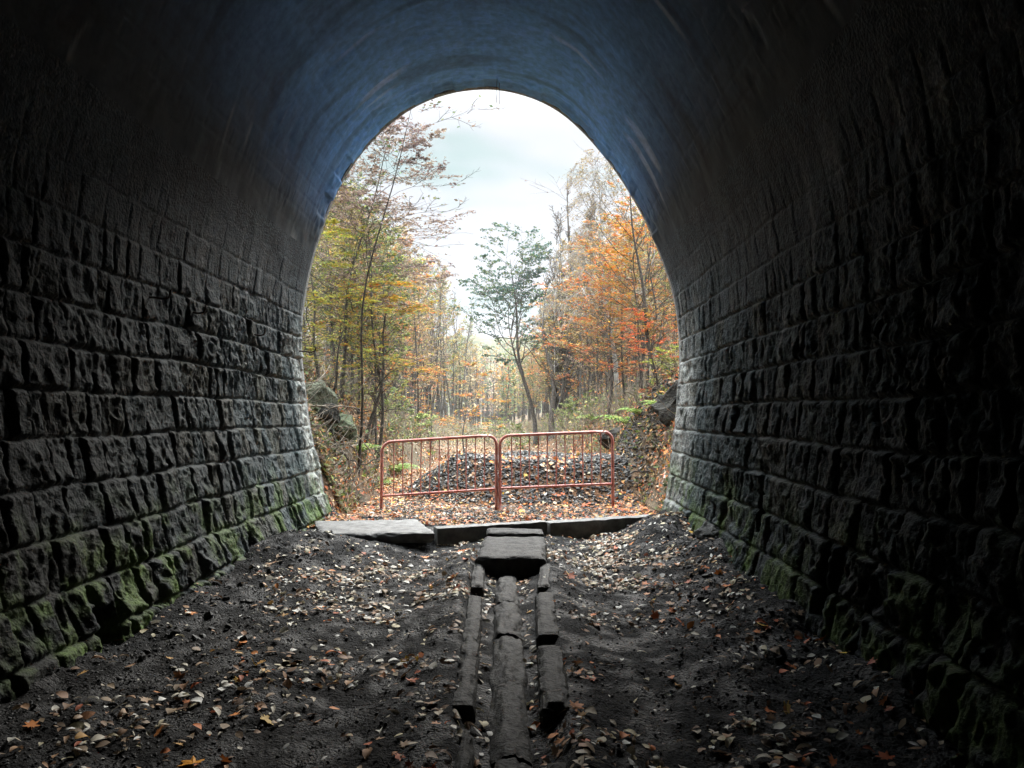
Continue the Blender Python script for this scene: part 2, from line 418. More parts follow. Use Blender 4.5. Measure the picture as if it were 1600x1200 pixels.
def vault():
    idx = np.arange(iL - 7, iR + 8, 11)
    pr = P_s[idx]; nm = N_all[idx]; ss = S_all[idx]
    ys = ygrid(.022, 3.0)
    SS, YY = np.meshgrid(ss, ys, indexing='ij'); ZZ = np.repeat(pr[:, 1:2], len(ys), 1); XX = np.repeat(pr[:, :1], len(ys), 1)
    hl = np.minimum(SS - ss[0], ss[-1] - SS)         # how far above the stone sides
    ch = .2
    sw = SS + .02 * vn(YY * 1.2, SS, 3, 5)
    c = np.floor(sw / ch); fz = sw - c * ch
    bl = .55
    yo = YY + _h(c, c * 0, c * 0, 3) * bl * 7 + .02 * vn(YY * 4, SS * 4, 3, 6)
    kb = np.floor(yo / bl); fy = yo - kb * bl
    de = np.minimum(np.minimum(fz, ch - fz), np.minimum(fy, bl - fy))
    h = _h(c, kb, c * 0, 9)
    low = smooth(.9, .0, hl); r_ = fbm(YY * 5, SS * 3, 2, 34, 4)
    vis = .6 + .4 * low
    d = -(1 - smooth(0, .02, de)) * .007 * vis + (h - .5) * .006 * vis + .012 * low * r_
    r = 1 - np.abs(vn(YY * 8 + r_ , SS * 2.2, 9, 31))
    d += (r - .6) * (.010 * low + .002) + .025 * fbm(YY * .9, SS * .8, 3, 33, 4)
    spall = smooth(.25, .5, fbm(YY * 1.1, SS * .9, 8, 36, 4)) * .03
    d -= spall * vis
    d += .022
    kj = smooth(.55, .04, hl); d = d * (1 - kj) + kj * (.022 + .02 * fbm(YY * 2, ZZ * 2, 3, 33, 3))
    d *= .3 + .7 * smooth(YM, YM - .1, YY)
    # voussoirs of the mouth ring sit a little proud or shy of one another
    vi = np.floor(SS / .34 + .15 * vn(SS * .6, 1, 1, 51)); d = d + smooth(YM - .5, YM - .42, YY) * ((_h(vi, vi * 0, vi * 0, 52) - .5) * .045 + .012 * vn(SS * 9, YY * 9, 1, 53)) * smooth(.0, .4, hl)
    X = XX + nm[:, 0][:, None] * d; Z = ZZ + nm[:, 1][:, None] * d
    # render, mouth's blue glow painted into its colour; drips run down the curve
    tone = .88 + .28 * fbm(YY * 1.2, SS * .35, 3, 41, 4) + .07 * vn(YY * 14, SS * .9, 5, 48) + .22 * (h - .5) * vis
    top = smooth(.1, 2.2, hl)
    near = smooth(3.5, 11.3, YY + .6 * fbm(YY * .7, SS * .7, 2, 43, 3))  # painted glow is strongest by the mouth and dies away inward
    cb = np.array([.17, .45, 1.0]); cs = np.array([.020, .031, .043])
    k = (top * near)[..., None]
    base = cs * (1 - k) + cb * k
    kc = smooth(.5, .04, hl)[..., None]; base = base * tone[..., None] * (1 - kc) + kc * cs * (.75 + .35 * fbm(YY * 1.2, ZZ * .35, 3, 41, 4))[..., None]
    ys2 = YY + .10 * vn(YY * .5, SS * 1.5, 4, 44)
    a1 = vn(ys2 * 9, SS * .7, 8, 45) * .5 + .5
    a2 = vn(YY * 1.0, SS * 1.0, 2, 46) * .5 + .5
    st = smooth(.72, .9, a1) * smooth(.5, .75, a2) * smooth(4.0, 2.4, hl)
    base = base + st[..., None] * .22
    dk = smooth(.6, .85, vn(ys2 * 5, SS * .5, 8, 47) * .5 + .5)
    base = base * (1 - .35 * dk[..., None] * (1 - kc))
    V = np.stack([X, YY, Z], -1).reshape(-1, 3)
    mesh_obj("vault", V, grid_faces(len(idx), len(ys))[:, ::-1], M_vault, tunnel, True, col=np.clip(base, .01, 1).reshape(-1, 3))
vault()
# added unseen cap behind the camera blocking skylight, and the outside of the mouth
yb = ygrid(.5)[0] + .02
ring = P_s[::60]
V = np.vstack([np.stack([ring[:, 0], np.full(len(ring), yb), ring[:, 1]], 1), [[-.4, yb, 2.5]]])
n = len(ring)
mesh_obj("light_stop", V, np.array([[i, i + 1, n] for i in range(n - 1)]), M_stone, tunnel, False, col=np.full((n + 1, 3), .03))
def headwall():
    inner = P_s[::40].copy(); m = len(inner)
    t = np.linspace(0, 1, m)
    # outer boundary: square headwall
    bx0, bx1, bz1 = -6.6, 5.8, 9.2
    per = [(bx0, -.45), (bx0, bz1), (bx1, bz1), (bx1, -.45)]
    L_ = [0]; 
    for a, b in zip(per, per[1:]): L_.append(L_[-1] + math.dist(a, b))
    outer = np.stack([np.interp(t * L_[-1], L_, [p[0] for p in per]), np.interp(t * L_[-1], L_, [p[1] for p in per])], 1)
    outer[np.abs(outer[:, 0]) < 0] = 0
    rows = []
    y0, y1 = YM - .003, YM + .10
    for (pp, y) in ((inner, y0), (inner, y1), (outer, y1), (outer, YM - .6)):
        rows.append(np.stack([pp[:, 0], np.full(m, y), pp[:, 1]], 1))
    V = np.vstack(rows)
    q = grid_faces(4, m)
    mesh_obj("portal_headwall", V, q, M_stone, tunnel, False, col=np.full((len(V), 3), .2))
headwall()
def leak_shell():  # unseen outer shell added to stop light leaking through the lining
    ys = np.array([yb - .5, 0, YM + .05]); ring = P_s[::80] - N_all[::80] * .55
    V = np.stack([np.repeat(ring[:, None, 0], 3, 1), np.repeat(ys[None], len(ring), 0), np.repeat(ring[:, None, 1], 3, 1)], -1).reshape(-1, 3)
    mesh_obj('leak_shell', V, grid_faces(len(ring), 3), M_stone, tunnel, False, col=np.full((len(V), 3), .03))
leak_shell()

# ------------------------------------------------------------------ ground heights
def kerb_y(x): return 9.95 + (x + 1.2) * .39
def h_floor(x, y):
    z = .035 * fbm(x * 1.3, y * .8, 1, 201, 3)
    ml = smooth(-1.75, -3.1, x + .35 * fbm(x * .3, y * .7, 2, 202, 3))
    mr = smooth(1.15, 2.1, x + .3 * fbm(x * .3, y * .8, 2, 203, 3))
    z = z + ml * (.08 * smooth(4.5, 9, y) + .04 + .14 * fbm(x * 1.5, y * 1.1, 3, 204, 4)) + mr * (.13 * smooth(4, 8, y) + .06 + .22 * fbm(x * 1.5, y * 1.2, 3, 205, 4))
    # earth ledges by the slabs
    z = z + .17 * np.exp(-(((x + 2.35) / .6) ** 2 + ((y - 9.0) / .75) ** 2))
    z = z + .14 * np.exp(-(((x - 1.75) / .45) ** 2 + ((y - 9.6) / .8) ** 2))
    # two worn tracks, ridge either side of the drain
    z = z - .06 * np.exp(-((x + 1.15) / .4) ** 2) - .05 * np.exp(-((x - .8) / .35) ** 2)
    dr = x - DRX(y)
    of = np.abs(dr) - .30 - .03 * (y - 4)
    ridge = np.exp(-((of - .02) / np.where(of < .02, .07, .20)) ** 2)
    z = z + ridge * (.07 + .04 * fbm(x * 2, y * 1.5, 8, 219, 3)) * smooth(9.3, 8.2, y)
    z = z - .06 * np.exp(-(dr / .22) ** 4) * smooth(9.0, 8.0, y)
    near = smooth(.30, .55, np.abs(dr))
    z = z + near * (.035 * fbm(x * 4, y * 3, 5, 206, 5, .6) + .018 * fbm(x * 12, y * 11, 5, 207, 3)) + .006 * fbm(x * 18, y * 18, 2, 208, 2) + near * smooth(-.1, .4, fbm(x * .8, y * .8, 6, 209, 2)) * .03 * (.5 - np.abs(fbm(x * 5, y * 4, 6, 218, 3)))
    return z
def DRX(y): return -.078 - .030 * (np.clip(y, 1, 7.2) - 4.1)
def path_c(y): return -.35 - .05 * (y - 12)
def h_out(x, y):
    xc = path_c(y); hw = 2.45 - .35 * smooth(14, 30, y)
    z = .08 + .05 * fbm(x * .8, y * .6, 3, 211, 4) + .004 * (y - 12)
    n = .6 * fbm(x * .35, y * .35, 3, 212, 4)
    dl = np.maximum((xc - hw) - x + n * smooth(12.5, 20, y), 0); dr = np.maximum(x - (xc + hw) + n * smooth(12.5, 20, y), 0)
    al = 2.9 - 1.9 * smooth(18, 42, y); ar = 3.4 - 2.2 * smooth(16, 42, y)
    kl = 1.0 + 1.5 * smooth(13, 28, y); kr = 1.2 + 1.3 * smooth(13, 30, y)
    z = z + al * (1 - np.exp(-dl / kl)) + .03 * np.minimum(dl, 40) + ar * (1 - np.exp(-dr / kr)) + .04 * np.minimum(dr, 40)
    bank = smooth(0, .8, dl) + smooth(0, .8, dr)
    z = z + .16 * bank * smooth(24, 14, y) * (1 - np.abs(vn(x * 2.2, y * 2.2, z * 1.5, 216)))
    z = z + bank * (.22 * fbm(x * 1.3, y * 1.3, 3, 213, 4) + .10 * np.abs(fbm(x * 4, y * 4, 3, 214, 3)))
    return z
def mound(x, y):
    # heap of tipped ballast behind the barriers
    u = (x - .42) / 2.8; v = (y - 15.3) / 2.3
    r = np.sqrt(u ** 2 + v ** 2) + .09 * fbm(x * 1.1, y * 1.1, 4, 221, 3)
    return .70 * smooth(1.05, .55, r) + .05 * smooth(1, .6, r) * fbm(x * 2, y * 2, 4, 222, 3)
def H(x, y):
    x = np.asarray(x, float); y = np.asarray(y, float)
    zf = h_floor(x, y)
    zb = .10 + .03 * fbm(x * 1.5, y * 1.5, 3, 215, 3)
    inside = zf * (1 - smooth(-.1, .12, y - kerb_y(x))) + np.maximum(zb, zf * .6) * smooth(-.1, .12, y - kerb_y(x))
    return inside * (1 - smooth(11.2, 12.2, y)) + h_out(x, y) * smooth(11.2, 12.2, y)

def floor_mesh():
    xs = np.arange(-3.75, 2.95, .022)
    ys = np.concatenate([-np.cumsum(np.geomspace(.1, 3, 36))[::-1] + 2.2, np.arange(2.2, 11.66, .022), [11.66]])
    XX, YY = np.meshgrid(xs, ys, indexing='ij')
    Z = H(XX, YY)
    g = .0085 + .005 * fbm(XX * 2, YY * 2, 3, 230, 3)
    pale = smooth(.1, .5, fbm(XX * 1.1, YY * .7, 3, 231, 4)) * smooth(7, 10, YY)
    base = np.stack([g * .92, g * 1.0, g * 1.1], -1) + pale[..., None] * .018
    br = smooth(0, .5, fbm(XX * .9, YY * .9, 3, 232, 3))[..., None]
    base = base * (1 - br * .4 * np.array([0, .3, .5]))
    wet = 0
    mesh_obj_ = mesh_obj("tunnel_floor", np.stack([XX, YY, Z], -1).reshape(-1, 3), grid_faces(len(xs), len(ys))[:, ::-1], M_floor, None, True, col=np.clip(base, .006, 1).reshape(-1, 3))
    tag(mesh_obj_, "black trodden dirt floor inside the tunnel", "floor", kind="structure")
floor_mesh()

def pw(a, b, n, p):        # spacing that grows away from a
    t = np.linspace(0, 1, n) ** p
    return a + (b - a) * t
def ground_mesh():
    xr = pw(0, 300, 330, 3.2); xs = np.concatenate([-xr[::-1], xr[1:]]) - .4
    ys = pw(11.65, 420, 420, 2.6)
    XX, YY = np.meshgrid(xs, ys, indexing='ij'); Z = H(XX, YY) + mound(XX, YY) * .97
    n1 = fbm(XX * 1.1, YY * 1.1, 3, 240, 4); n2 = fbm(XX * .4, YY * .4, 3, 241, 4)
    soil = np.array([.045, .034, .024]); leafy = np.array([.12, .065, .035]); tan_ = np.array([.11, .09, .06]); green = np.array([.06, .075, .025])
    k = smooth(-.4, .3, n1)[..., None]; c = soil * (1 - k) + leafy * k
    k = smooth(-.1, .5, n2)[..., None]; c = c * (1 - k) + tan_ * k
    onpath = smooth(3.2, 2.0, np.abs(XX - path_c(YY)))
    k = (smooth(2.5, 3.0, np.abs(XX - path_c(YY))) * smooth(22, 16, YY))[..., None]; c = c * (1 - .8 * k) + .8 * k * np.array([.045, .045, .03])
    k = (smooth(.1, .45, -n2) * (1 - .7 * onpath) * smooth(15, 20, YY))[..., None]; c = c * (1 - k) + green * k
    k = (onpath * smooth(30, 45, YY))[..., None]; c = c * (1 - .6 * k) + .6 * k * np.array([.12, .12, .07])
    o = mesh_obj("ground", np.stack([XX, YY, Z], -1).reshape(-1, 3), grid_faces(len(xs), len(ys))[:, ::-1], M_ground, None, True, col=c.reshape(-1, 3))
    tag(o, "leaf covered woodland ground and cutting banks beyond the tunnel", "ground", kind="structure")
ground_mesh()

def hill(name, y0, hgt, cx, wid, colr, seed, label):
    xs = np.linspace(-300, 300, 260); ys = np.linspace(y0 - 45, y0 + 45, 40)
    XX, YY = np.meshgrid(xs, ys, indexing='ij')
    prof_ = np.exp(-((XX - cx) / wid) ** 2) * .55 + .45
    Z = hgt * prof_ * np.clip(np.cos((YY - y0) / 45 * np.pi / 2), 0, 1) ** .8 + 2.0 * fbm(XX * .14, YY * .14, 2, seed, 4) + 1.0 * vn(XX * .5, YY * .5, 2, seed + 3) - 2
    c = np.array(colr) * (1 + .3 * fbm(XX * .03, YY * .03, 3, seed, 4)[..., None])
    o = mesh_obj(name, np.stack([XX, YY, Z], -1).reshape(-1, 3), grid_faces(240, 40)[:, ::-1], M_hill, None, False, col=np.clip(c, 0, 1).reshape(-1, 3))
    tag(o, label, "hill", kind="structure")
hill("hill", 255, 30, -36, 160, (.085, .085, .05), 250, "low wooded hill seen through the gap in the trees")
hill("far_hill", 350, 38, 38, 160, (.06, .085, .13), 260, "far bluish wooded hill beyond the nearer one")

# ------------------------------------------------------------------ slabs, kerb, drain
def rough_box(sx, sy, sz, cell=.05, amp=.008, seed=0, chip=.02, bow=0):
    """a weathered block: subdivided box with worn edges; origin at base centre"""
    import itertools
    nx, ny, nz = (max(2, int(s / cell) + 1) for s in (sx, sy, sz))
    mb = MB()
    def facegrid(a, b, ua, ub, o0, fl):
        A, B = np.meshgrid(np.linspace(0, 1, a), np.linspace(0, 1, b), indexing='ij')
        Pn = np.array(o0)[None, None] + A[..., None] * np.array(ua) + B[..., None] * np.array(ub)
        q = grid_faces(a, b)
        if fl: q = q[:, ::-1]
        mb.add(Pn.reshape(-1, 3), q)
    x, y, z = sx / 2, sy / 2, sz
    facegrid(nx, ny, (sx, 0, 0), (0, sy, 0), (-x, -y, z), 1)
    facegrid(nx, ny, (sx, 0, 0), (0, sy, 0), (-x, -y, 0), 0)
    facegrid(nx, nz, (sx, 0, 0), (0, 0, sz), (-x, -y, 0), 1)
    facegrid(nx, nz, (sx, 0, 0), (0, 0, sz), (-x, y, 0), 0)
    facegrid(ny, nz, (0, sy, 0), (0, 0, sz), (-x, -y, 0), 0)
    facegrid(ny, nz, (0, sy, 0), (0, 0, sz), (x, -y, 0), 1)
    V = np.concatenate(mb.V)
    ex = x - np.abs(V[:, 0]); ey = y - np.abs(V[:, 1]); ez = np.minimum(V[:, 2], sz - V[:, 2])
    two = np.sort(np.stack([ex, ey, ez], 1), 1)[:, 1]      # distance to nearest edge
    ch = chip * smooth(.05, 0, two) * (.35 + .65 * np.abs(fbm(V[:, 0] * 5, V[:, 1] * 5, V[:, 2] * 5, seed, 3)) * 2)
    c = np.array([0, 0, sz / 2]); dvec = c - V
    dvec /= np.linalg.norm(dvec / np.array([x, y, sz / 2]), axis=1, keepdims=True) + 1e-6
    sg = -np.sign(V - c)
    V = V + sg * ch[:, None] * np.array([1, 1, 1])
    V = V + amp * np.stack([vn(V[:, 0] * 9, V[:, 1] * 9, V[:, 2] * 9, seed + i) for i in range(3)], 1)
    V[:, 2] += bow * (1 - (V[:, 0] / x) ** 2)
    mb.V = [V]; 
    return V, mb.Q
def block(name, size, loc, rot, m, label, cat, seed=0, group=None, **k):
    V, Q = rough_box(*size, seed=seed, **k)
    o = mesh_obj(name, V, [np.concatenate(Q)], m, None, True)
    o.location = loc; o.rotation_euler = rot
    return tag(o, label, cat, group)

# pale slab at the left
V, Q = rough_box(1.42, 1.15, .14, cell=.03, seed=3, chip=.03)
V[:, 0] += -.16 * (V[:, 1] / .65)                      # skewed plan
o = mesh_obj("concrete_slab", V, [np.concatenate(Q)], M_conc, None, True)
o.location = (-1.99, 10.05, .03); o.rotation_euler = (R(1), R(-.6), R(5))
tag(o, "wide flat pale concrete slab lying left of the long kerb", "slab", kind="thing")
for i, (x0, x1, lab) in enumerate([(-1.16, .28, "dark concrete kerb length against the pale slab, behind the raised block"), (.30, 1.86, "dark concrete kerb length reaching towards the right tunnel wall")]):
    a = math.atan(.39); xm = (x0 + x1) / 2
    ln = (x1 - x0) / math.cos(a)
    o = block("kerbstone", (ln - .01, .22, .30), (xm, kerb_y(xm) - .02, -.12 + .0 * i), (0, R(-.6), a), M_conc, lab, "kerb", seed=30 + i, group="concrete kerb across the tunnel", chip=.015)
    o['kind'] = 'thing'
# raised block over the drain and thin slab behind it
o = block("concrete_block", (.74, 1.28, .24), (-.135, 8.58, -.07), (R(.6), 0, R(-1.5)), M_concd, "thick dark concrete block set over the end of the drain", "block", seed=51, cell=.03, chip=.03, amp=.012)
o = block("cover_slab", (.70, .42, .08), (-.12, 9.48, .125), (R(-1), R(1), R(2)), M_concd, "thin dark slab lying behind the raised block on the kerb", "slab", seed=52, cell=.03, chip=.03, amp=.01)
o['kind'] = 'thing'

# drain: a line of half buried pipes between broken side walls
drain = tag(empty("drain", (0, 0, 0)), "half buried concrete drain pipe with broken side walls down the tunnel floor", "drain")
y = 1.7; k = 0
while y < 8.05:
    ln = [1.02, 1.0, 1.02][k % 3]
    n = 60; yy = np.linspace(y, min(y + ln - .015, 8.0), n)
    th = np.linspace(0, np.pi, 28)
    t = (yy - yy[0]) / ln
    r = .118 - .006 * smooth(.03, .0, t) - .006 * smooth(.97, 1, t) + .004 * vn(yy * 8, 3, 2, k)
    A, TH = np.meshgrid(yy, th, indexing='ij'); RR = r[:, None] + .010 * vn(A * 6, TH * 3, 2, 300 + k) + .006 * vn(A * 22, TH * 8, 2, 301) + .014 * smooth(.1, .5, vn(A * 3, TH * 2, 2, 305 + k))
    V = np.stack([DRX(A) - .0 - np.cos(TH) * RR, A, -.122 + np.sin(TH) * RR * .95 + .012 * vn(k, 0, 0, 5) + .006 * fbm(A * 4, TH * 2, 1, 303, 3)], -1)
    mesh_obj("pipe", V.reshape(-1, 3), grid_faces(n, 28), M_concd, drain, True)
    y += ln; k += 1
def side_wall(y0, y1, x0, x1, w, top, seed):
    """broken edge of the drain channel; x0, x1 are its inner edge at the near and far end"""
    ln = math.hypot(y1 - y0, x1 - x0); h = .30
    V, Q = rough_box(w, ln, h, cell=.02, seed=seed, chip=.028, amp=.006)
    V[:, 2] += .035 * fbm(V[:, 1] * 4, V[:, 0] * 4, 0, seed + 5, 4, .5) * .6
    V[:, 0] += .018 * fbm(V[:, 1] * 1.8, V[:, 2] * 3, 0, seed + 6, 3)
    o = mesh_obj("side_wall", V, [np.concatenate(Q)], M_concd, drain, True)
    sgn = 1 if x0 > DRX(y0) else -1
    o.location = ((x0 + x1) / 2 + sgn * w / 2, (y0 + y1) / 2, top - h); o.rotation_euler = (R(.4), R(3 * -sgn), -math.atan((x1 - x0) / (y1 - y0)))
side_wall(6.95, 8.02, -.385, -.425, .13, .08, 61)
side_wall(4.15, 6.65, -.272, -.375, .13, .07, 62)
side_wall(1.6, 3.95, -.20, -.265, .08, .04, 63)
side_wall(6.95, 8.02, .115, .165, .15, .08, 64)
side_wall(5.45, 6.7, .09, .105, .17, .09, 65)
side_wall(4.1, 5.15, .095, .09, .17, .09, 66)
side_wall(1.6, 3.6, .11, .10, .12, .03, 67)

# ------------------------------------------------------------------ litter, stones
def leaf_tmpl():
    # oval leaf with a fold, 3x5 grid
    u = np.linspace(-1, 1, 3); v = np.linspace(-1, 1, 6)
    U, Vv = np.meshgrid(u, v, indexing='ij')
    w = np.clip(1 - Vv ** 2, 0.02, 1) ** .75 * (1 - .3 * Vv) * (1 + .12 * np.sin(Vv * 9 + U * 2))
    X = U * w * .30; Y = Vv * .5; Z = np.abs(U) * w * .08 - .09 * Vv ** 2 + .06 * U * Vv + .09
    return np.stack([X, Y, Z], -1).reshape(-1, 3), grid_faces(3, 6)
def maple_tmpl(curl=.25):
    # five lobed leaf, each lobe with shoulders, and a stalk
    ang = np.radians([-90, -62, -35, -20, -5, 8, 26, 45, 52, 66, 78, 90, 102, 114, 128, 135, 154, 172, 185, 200, 215, 242])
    rad = np.array([.12, .42, .30, .50, .62, .40, .30, .62, .78, .52, .66, .85, .66, .52, .78, .62, .30, .40, .62, .50, .30, .42]) * .62
    ring = np.stack([np.cos(ang) * rad, np.sin(ang) * rad, curl * (rad ** 2) * np.sin(ang * 2.0) * 1.3 + curl * rad ** 2], 1)
    V = np.vstack([[0, 0, 0], ring, ]); n = len(ring)
    T = np.array([[0, 1 + i, 1 + (i + 1) % n] for i in range(n)])
    V = np.vstack([V, [[-.012, -.05, 0], [.012, -.05, 0], [.05, -.5, .06]]]); T = np.vstack([T, [[n + 1, n + 2, n + 3]]])
    return V, T
OV, OQ = leaf_tmpl(); MV, MT = maple_tmpl()
CREAM = np.array([[.72, .70, .62], [.62, .58, .48], [.78, .78, .74], [.48, .41, .30], [.60, .54, .36], [.30, .22, .14]])
ORNG = np.array([[.62, .19, .05], [.70, .26, .07], [.52, .13, .045], [.60, .28, .13], [.45, .12, .05], [.62, .36, .12]])
TAN = np.array([[.48, .30, .18], [.40, .24, .14], [.52, .38, .26], [.32, .18, .10]])
YEL = np.array([[.68, .42, .06], [.60, .40, .10]])
def mixpal(rng, n, parts):
    pal = np.vstack([p for p, _ in parts]); w = np.concatenate([np.full(len(p), q / len(p)) for p, q in parts]); w /= w.sum()
    return pal[rng.choice(len(pal), n, p=w)] * rng.uniform(.75, 1.12, (n, 1))
def normals_rot(x, y, base, f=H):
    e = .04
    gx = (f(x + e, y) - f(x - e, y)) / (2 * e); gy = (f(x, y + e) - f(x, y - e)) / (2 * e)
    nz = np.stack([-gx, -gy, np.ones_like(gx)], 1); nz /= np.linalg.norm(nz, axis=1, keepdims=True)
    ax = np.cross(nz, np.array([0, 1., 0])); ax /= np.linalg.norm(ax, axis=1, keepdims=True)
    by = np.cross(nz, ax)
    B = np.stack([ax, by, nz], 2)
    return B @ base
def HM(x, y): return H(x, y) + mound(x, y)
def scatter(name, rng, x, y, smin, smax, pal, mfrac, label, tilt=.35, f=H, lift=.008):
    n = len(x); z = f(x, y); R_ = normals_rot(x, y, rots(rng, n, tilt), f)
    c = mixpal(rng, n, pal); s = smin + (smax - smin) * rng.random(n) ** 1.9
    ism = rng.random(n) < mfrac
    mb = MB()
    pos = np.stack([x, y, z + lift + rng.uniform(0, .012, n)], 1)
    sc = np.stack([s * rng.uniform(.45, 1.35, n), s, s * rng.uniform(.15, 1.5, n)], 1)
    if (~ism).any(): mb.add(*instance(OV, OQ, pos[~ism], R_[~ism], sc[~ism], c[~ism]))
    if ism.any():
        co = mixpal(rng, int(ism.sum()), [(ORNG, .8), (TAN, .4), (YEL, .08)])
        mb.add(*instance(MV, MT, pos[ism], R_[ism], sc[ism] * 1.7, co))
    o = mb.build(name, M_litter, None, True)
    return tag(o, label, "leaves", kind="stuff")

rng = np.random.default_rng(77)
def inside_pts(n):
    y = rng.uniform(2.4, 10.6, n * 4); x = rng.uniform(-2.9, 2.2, n * 4)
    dens = .26 + .74 * smooth(5.0, 9.8, y)
    cl = smooth(-.02, .3, fbm(x * 1.9, y * 1.6, 3, 401, 5, .65)) * 1.35 + .12
    cl = cl * (1 - .75 * smooth(1.9, 2.9, -x)) * (1 - .5 * smooth(1.7, 2.2, x))
    dr = np.abs(x - DRX(y)); cl = cl * (1 - .8 * smooth(.30, .2, np.abs(dr - .0)) * smooth(8, 7.9, y)) + .9 * smooth(.07, .0, np.abs(np.abs(dr) - .17)) * smooth(8, 7.8, y)
    keep = rng.random(n * 4) < dens * cl * .9
    keep &= y < kerb_y(x) - .12
    keep &= ~((np.abs(x + .13) < .36) & (y > 7.9))
    keep &= ~((x < -1.1) & (y > 9.2) & (x > -2.7))
    return x[keep], y[keep]
x, y = inside_pts(7800)
scatter("fallen_leaves", rng, x, y, .026, .085, [(CREAM, 1), (TAN, .3), (TAN * .5, .25), (ORNG, .07)], .025, "small pale and tan leaves scattered on the dark tunnel dirt")
# clusters of bigger maple leaves inside
cx = []; cyy = []
for (u, v, n, sp) in [(1225, 1010, 26, .17), (1235, 1105, 10, .12), (1410, 1110, 14, .16), (1430, 1150, 14, .16), (650, 1175, 14, .15), (900, 1155, 14, .13), (1060, 925, 22, .2), (1110, 905, 18, .18),
                      (590, 875, 10, .14), (700, 910, 10, .12), (740, 860, 8, .14), (870, 1050, 6, .08), (300, 1150, 16, .25), (540, 1060, 18, .25), (385, 1030, 16, .28), (520, 960, 16, .25), (1170, 1170, 10, .2), (925, 1055, 8, .1), (1060, 950, 10, .15), (330, 1080, 10, .2), (800, 905, 5, .08), (990, 870, 10, .25)]:
    Yg = 1.6 * 1203 / (v - 650); p = at(u, v, Yg)
    n = int(n * 1.9); cx.append(rng.normal(p[0], sp, n)); cyy.append(rng.normal(p[1], sp * 1.2, n))
scatter("maple_leaves", rng, np.concatenate(cx), np.concatenate(cyy), .035, .075, [(TAN, 1), (ORNG, .6), (CREAM, .8), (TAN * .5, .5)], .32, "drifts of brown and orange maple leaves on the tunnel floor", .5)
# outside litter
n = 30000
x = rng.uniform(-3.05, 3.1, n); y = 10.3 + rng.random(n) ** 1.6 * 16
k = (y > kerb_y(x) + .12) & (rng.random(n) < .55 + .45 * smooth(-.3, .2, fbm(x * 1.5, y * 1.5, 3, 410, 3)))
k &= ~((x < -1.05) & (x > -2.7) & (y < 10.6)) 
k &= (rng.random(n) < 1 - .93 * smooth(.08, .25, mound(x, y)))
k &= (rng.random(n) < np.where((np.abs(x + .2) < 2.0) & (y < 13), .5, 1))
x, y = x[k], y[k]; rt = x > 1.3
scatter("orange_leaf_litter", rng, x[rt], y[rt], .045, .095, [(ORNG * .9, 1), (TAN, .2)], .45, "bright orange leaves thick on the right of the tunnel mouth", .5, HM)
scatter("tan_leaf_litter", rng, x[~rt], y[~rt], .035, .085, [(TAN * .85, .9), (ORNG * .85, .7), (CREAM * .8, .16), (TAN * .45, .5), (YEL, .04)], .3, "tan and orange leaves strewn outside the tunnel mouth", .5, HM)
n = 5200
y = rng.uniform(11.8, 20, n); sd = rng.random(n) < .55; x = np.where(sd, rng.uniform(-4.4, -2.9, n), rng.uniform(2.2, 3.6, n))
scatter("bank_leaf_litter", rng, x, y, .04, .095, [(TAN, .9), (ORNG, .55), (TAN * .5, .6), (CREAM, .15)], .2, "tan and rusty leaves caught on the cutting banks by the tunnel mouth", .6, HM, .02)
# litter on the path further out and on the banks
n = 19000
y = 18 + rng.random(n) ** 1.8 * 36; x = path_c(y) + rng.normal(0, 3.8, n)
scatter("woodland_leaf_litter", rng, x, y, .06, .13, [(ORNG * .8, .45), (TAN * .7, 1), (CREAM * .7, .15), (TAN * .4, 1.2)], 0, "tan and orange leaf carpet on the woodland path and banks", .6, HM)

# one bright leaf in the foreground
def single_leaf(u, v, size, colr, label, rz):
    Yg = 1.6 * 1203 / (v - 650); p = at(u, v, Yg)
    V_ = MV * size; V_ = V_ + 0
    o = mesh_obj("maple_leaf", V_, MT, M_litter, None, False, col=np.repeat([colr], len(V_), 0))
    o.location = (p[0], p[1], float(H(p[0], p[1])) + .012); o.rotation_euler = (R(-12), R(6), rz)
    tag(o, label, "leaf")
single_leaf(302, 1178, .16, (.80, .34, .03), "large golden orange maple leaf lying alone at lower left of the floor", R(60))
single_leaf(806, 914, .16, (.62, .16, .03), "orange maple leaf on the drain just in front of the raised block", R(20))
single_leaf(925, 950, .15, (.60, .17, .03), "orange maple leaf on the dirt right of the drain", R(120))
single_leaf(720, 858, .17, (.66, .20, .05), "orange maple leaf beside the left edge of the raised block", R(200))
single_leaf(1140, 937, .13, (.68, .20, .03), "orange maple leaf at the foot of the right dirt bank", R(80))

# stones
def rock_tmpl(seed):
    import bmesh
    bm = bmesh.new(); bmesh.ops.create_icosphere(bm, subdivisions=1, radius=.5)
    r = np.random.default_rng(seed)
    V = np.array([v.co[:] for v in bm.verts]); F = np.array([[v.index for v in f.verts] for f in bm.faces]); bm.free()
    V *= r.uniform(.62, 1.12, (len(V), 1)); V *= np.array([1, .8, .62])
    return V, F
RT = [rock_tmpl(i) for i in range(5)]
def stones(name, rng, x, y, smin, smax, pal, label, f=HM, sink=.2, m=M_rock, flat=1):
    mb = MB(); which = rng.integers(0, 5, len(x)); z = f(x, y)
    s = smin + (smax - smin) * rng.random(len(x)) ** 1.8
    Rr = rots(rng, len(x), .8); c = mixpal(rng, len(x), pal)
    for i in range(5):
        k = which == i
        mb.add(*instance(*RT[i], np.stack([x[k], y[k], z[k] + s[k] * (.25 - sink)], 1), Rr[k], s[k] * flat, c[k]))
    return tag(mb.build(name, m, None, False), label, "stones", kind="stuff")
DARK = np.array([[.035, .037, .04], [.055, .058, .062], [.022, .023, .025], [.08, .082, .085], [.13, .13, .132]])
PALE = np.array([[.42, .41, .39], [.3, .29, .27]])
n = 23000
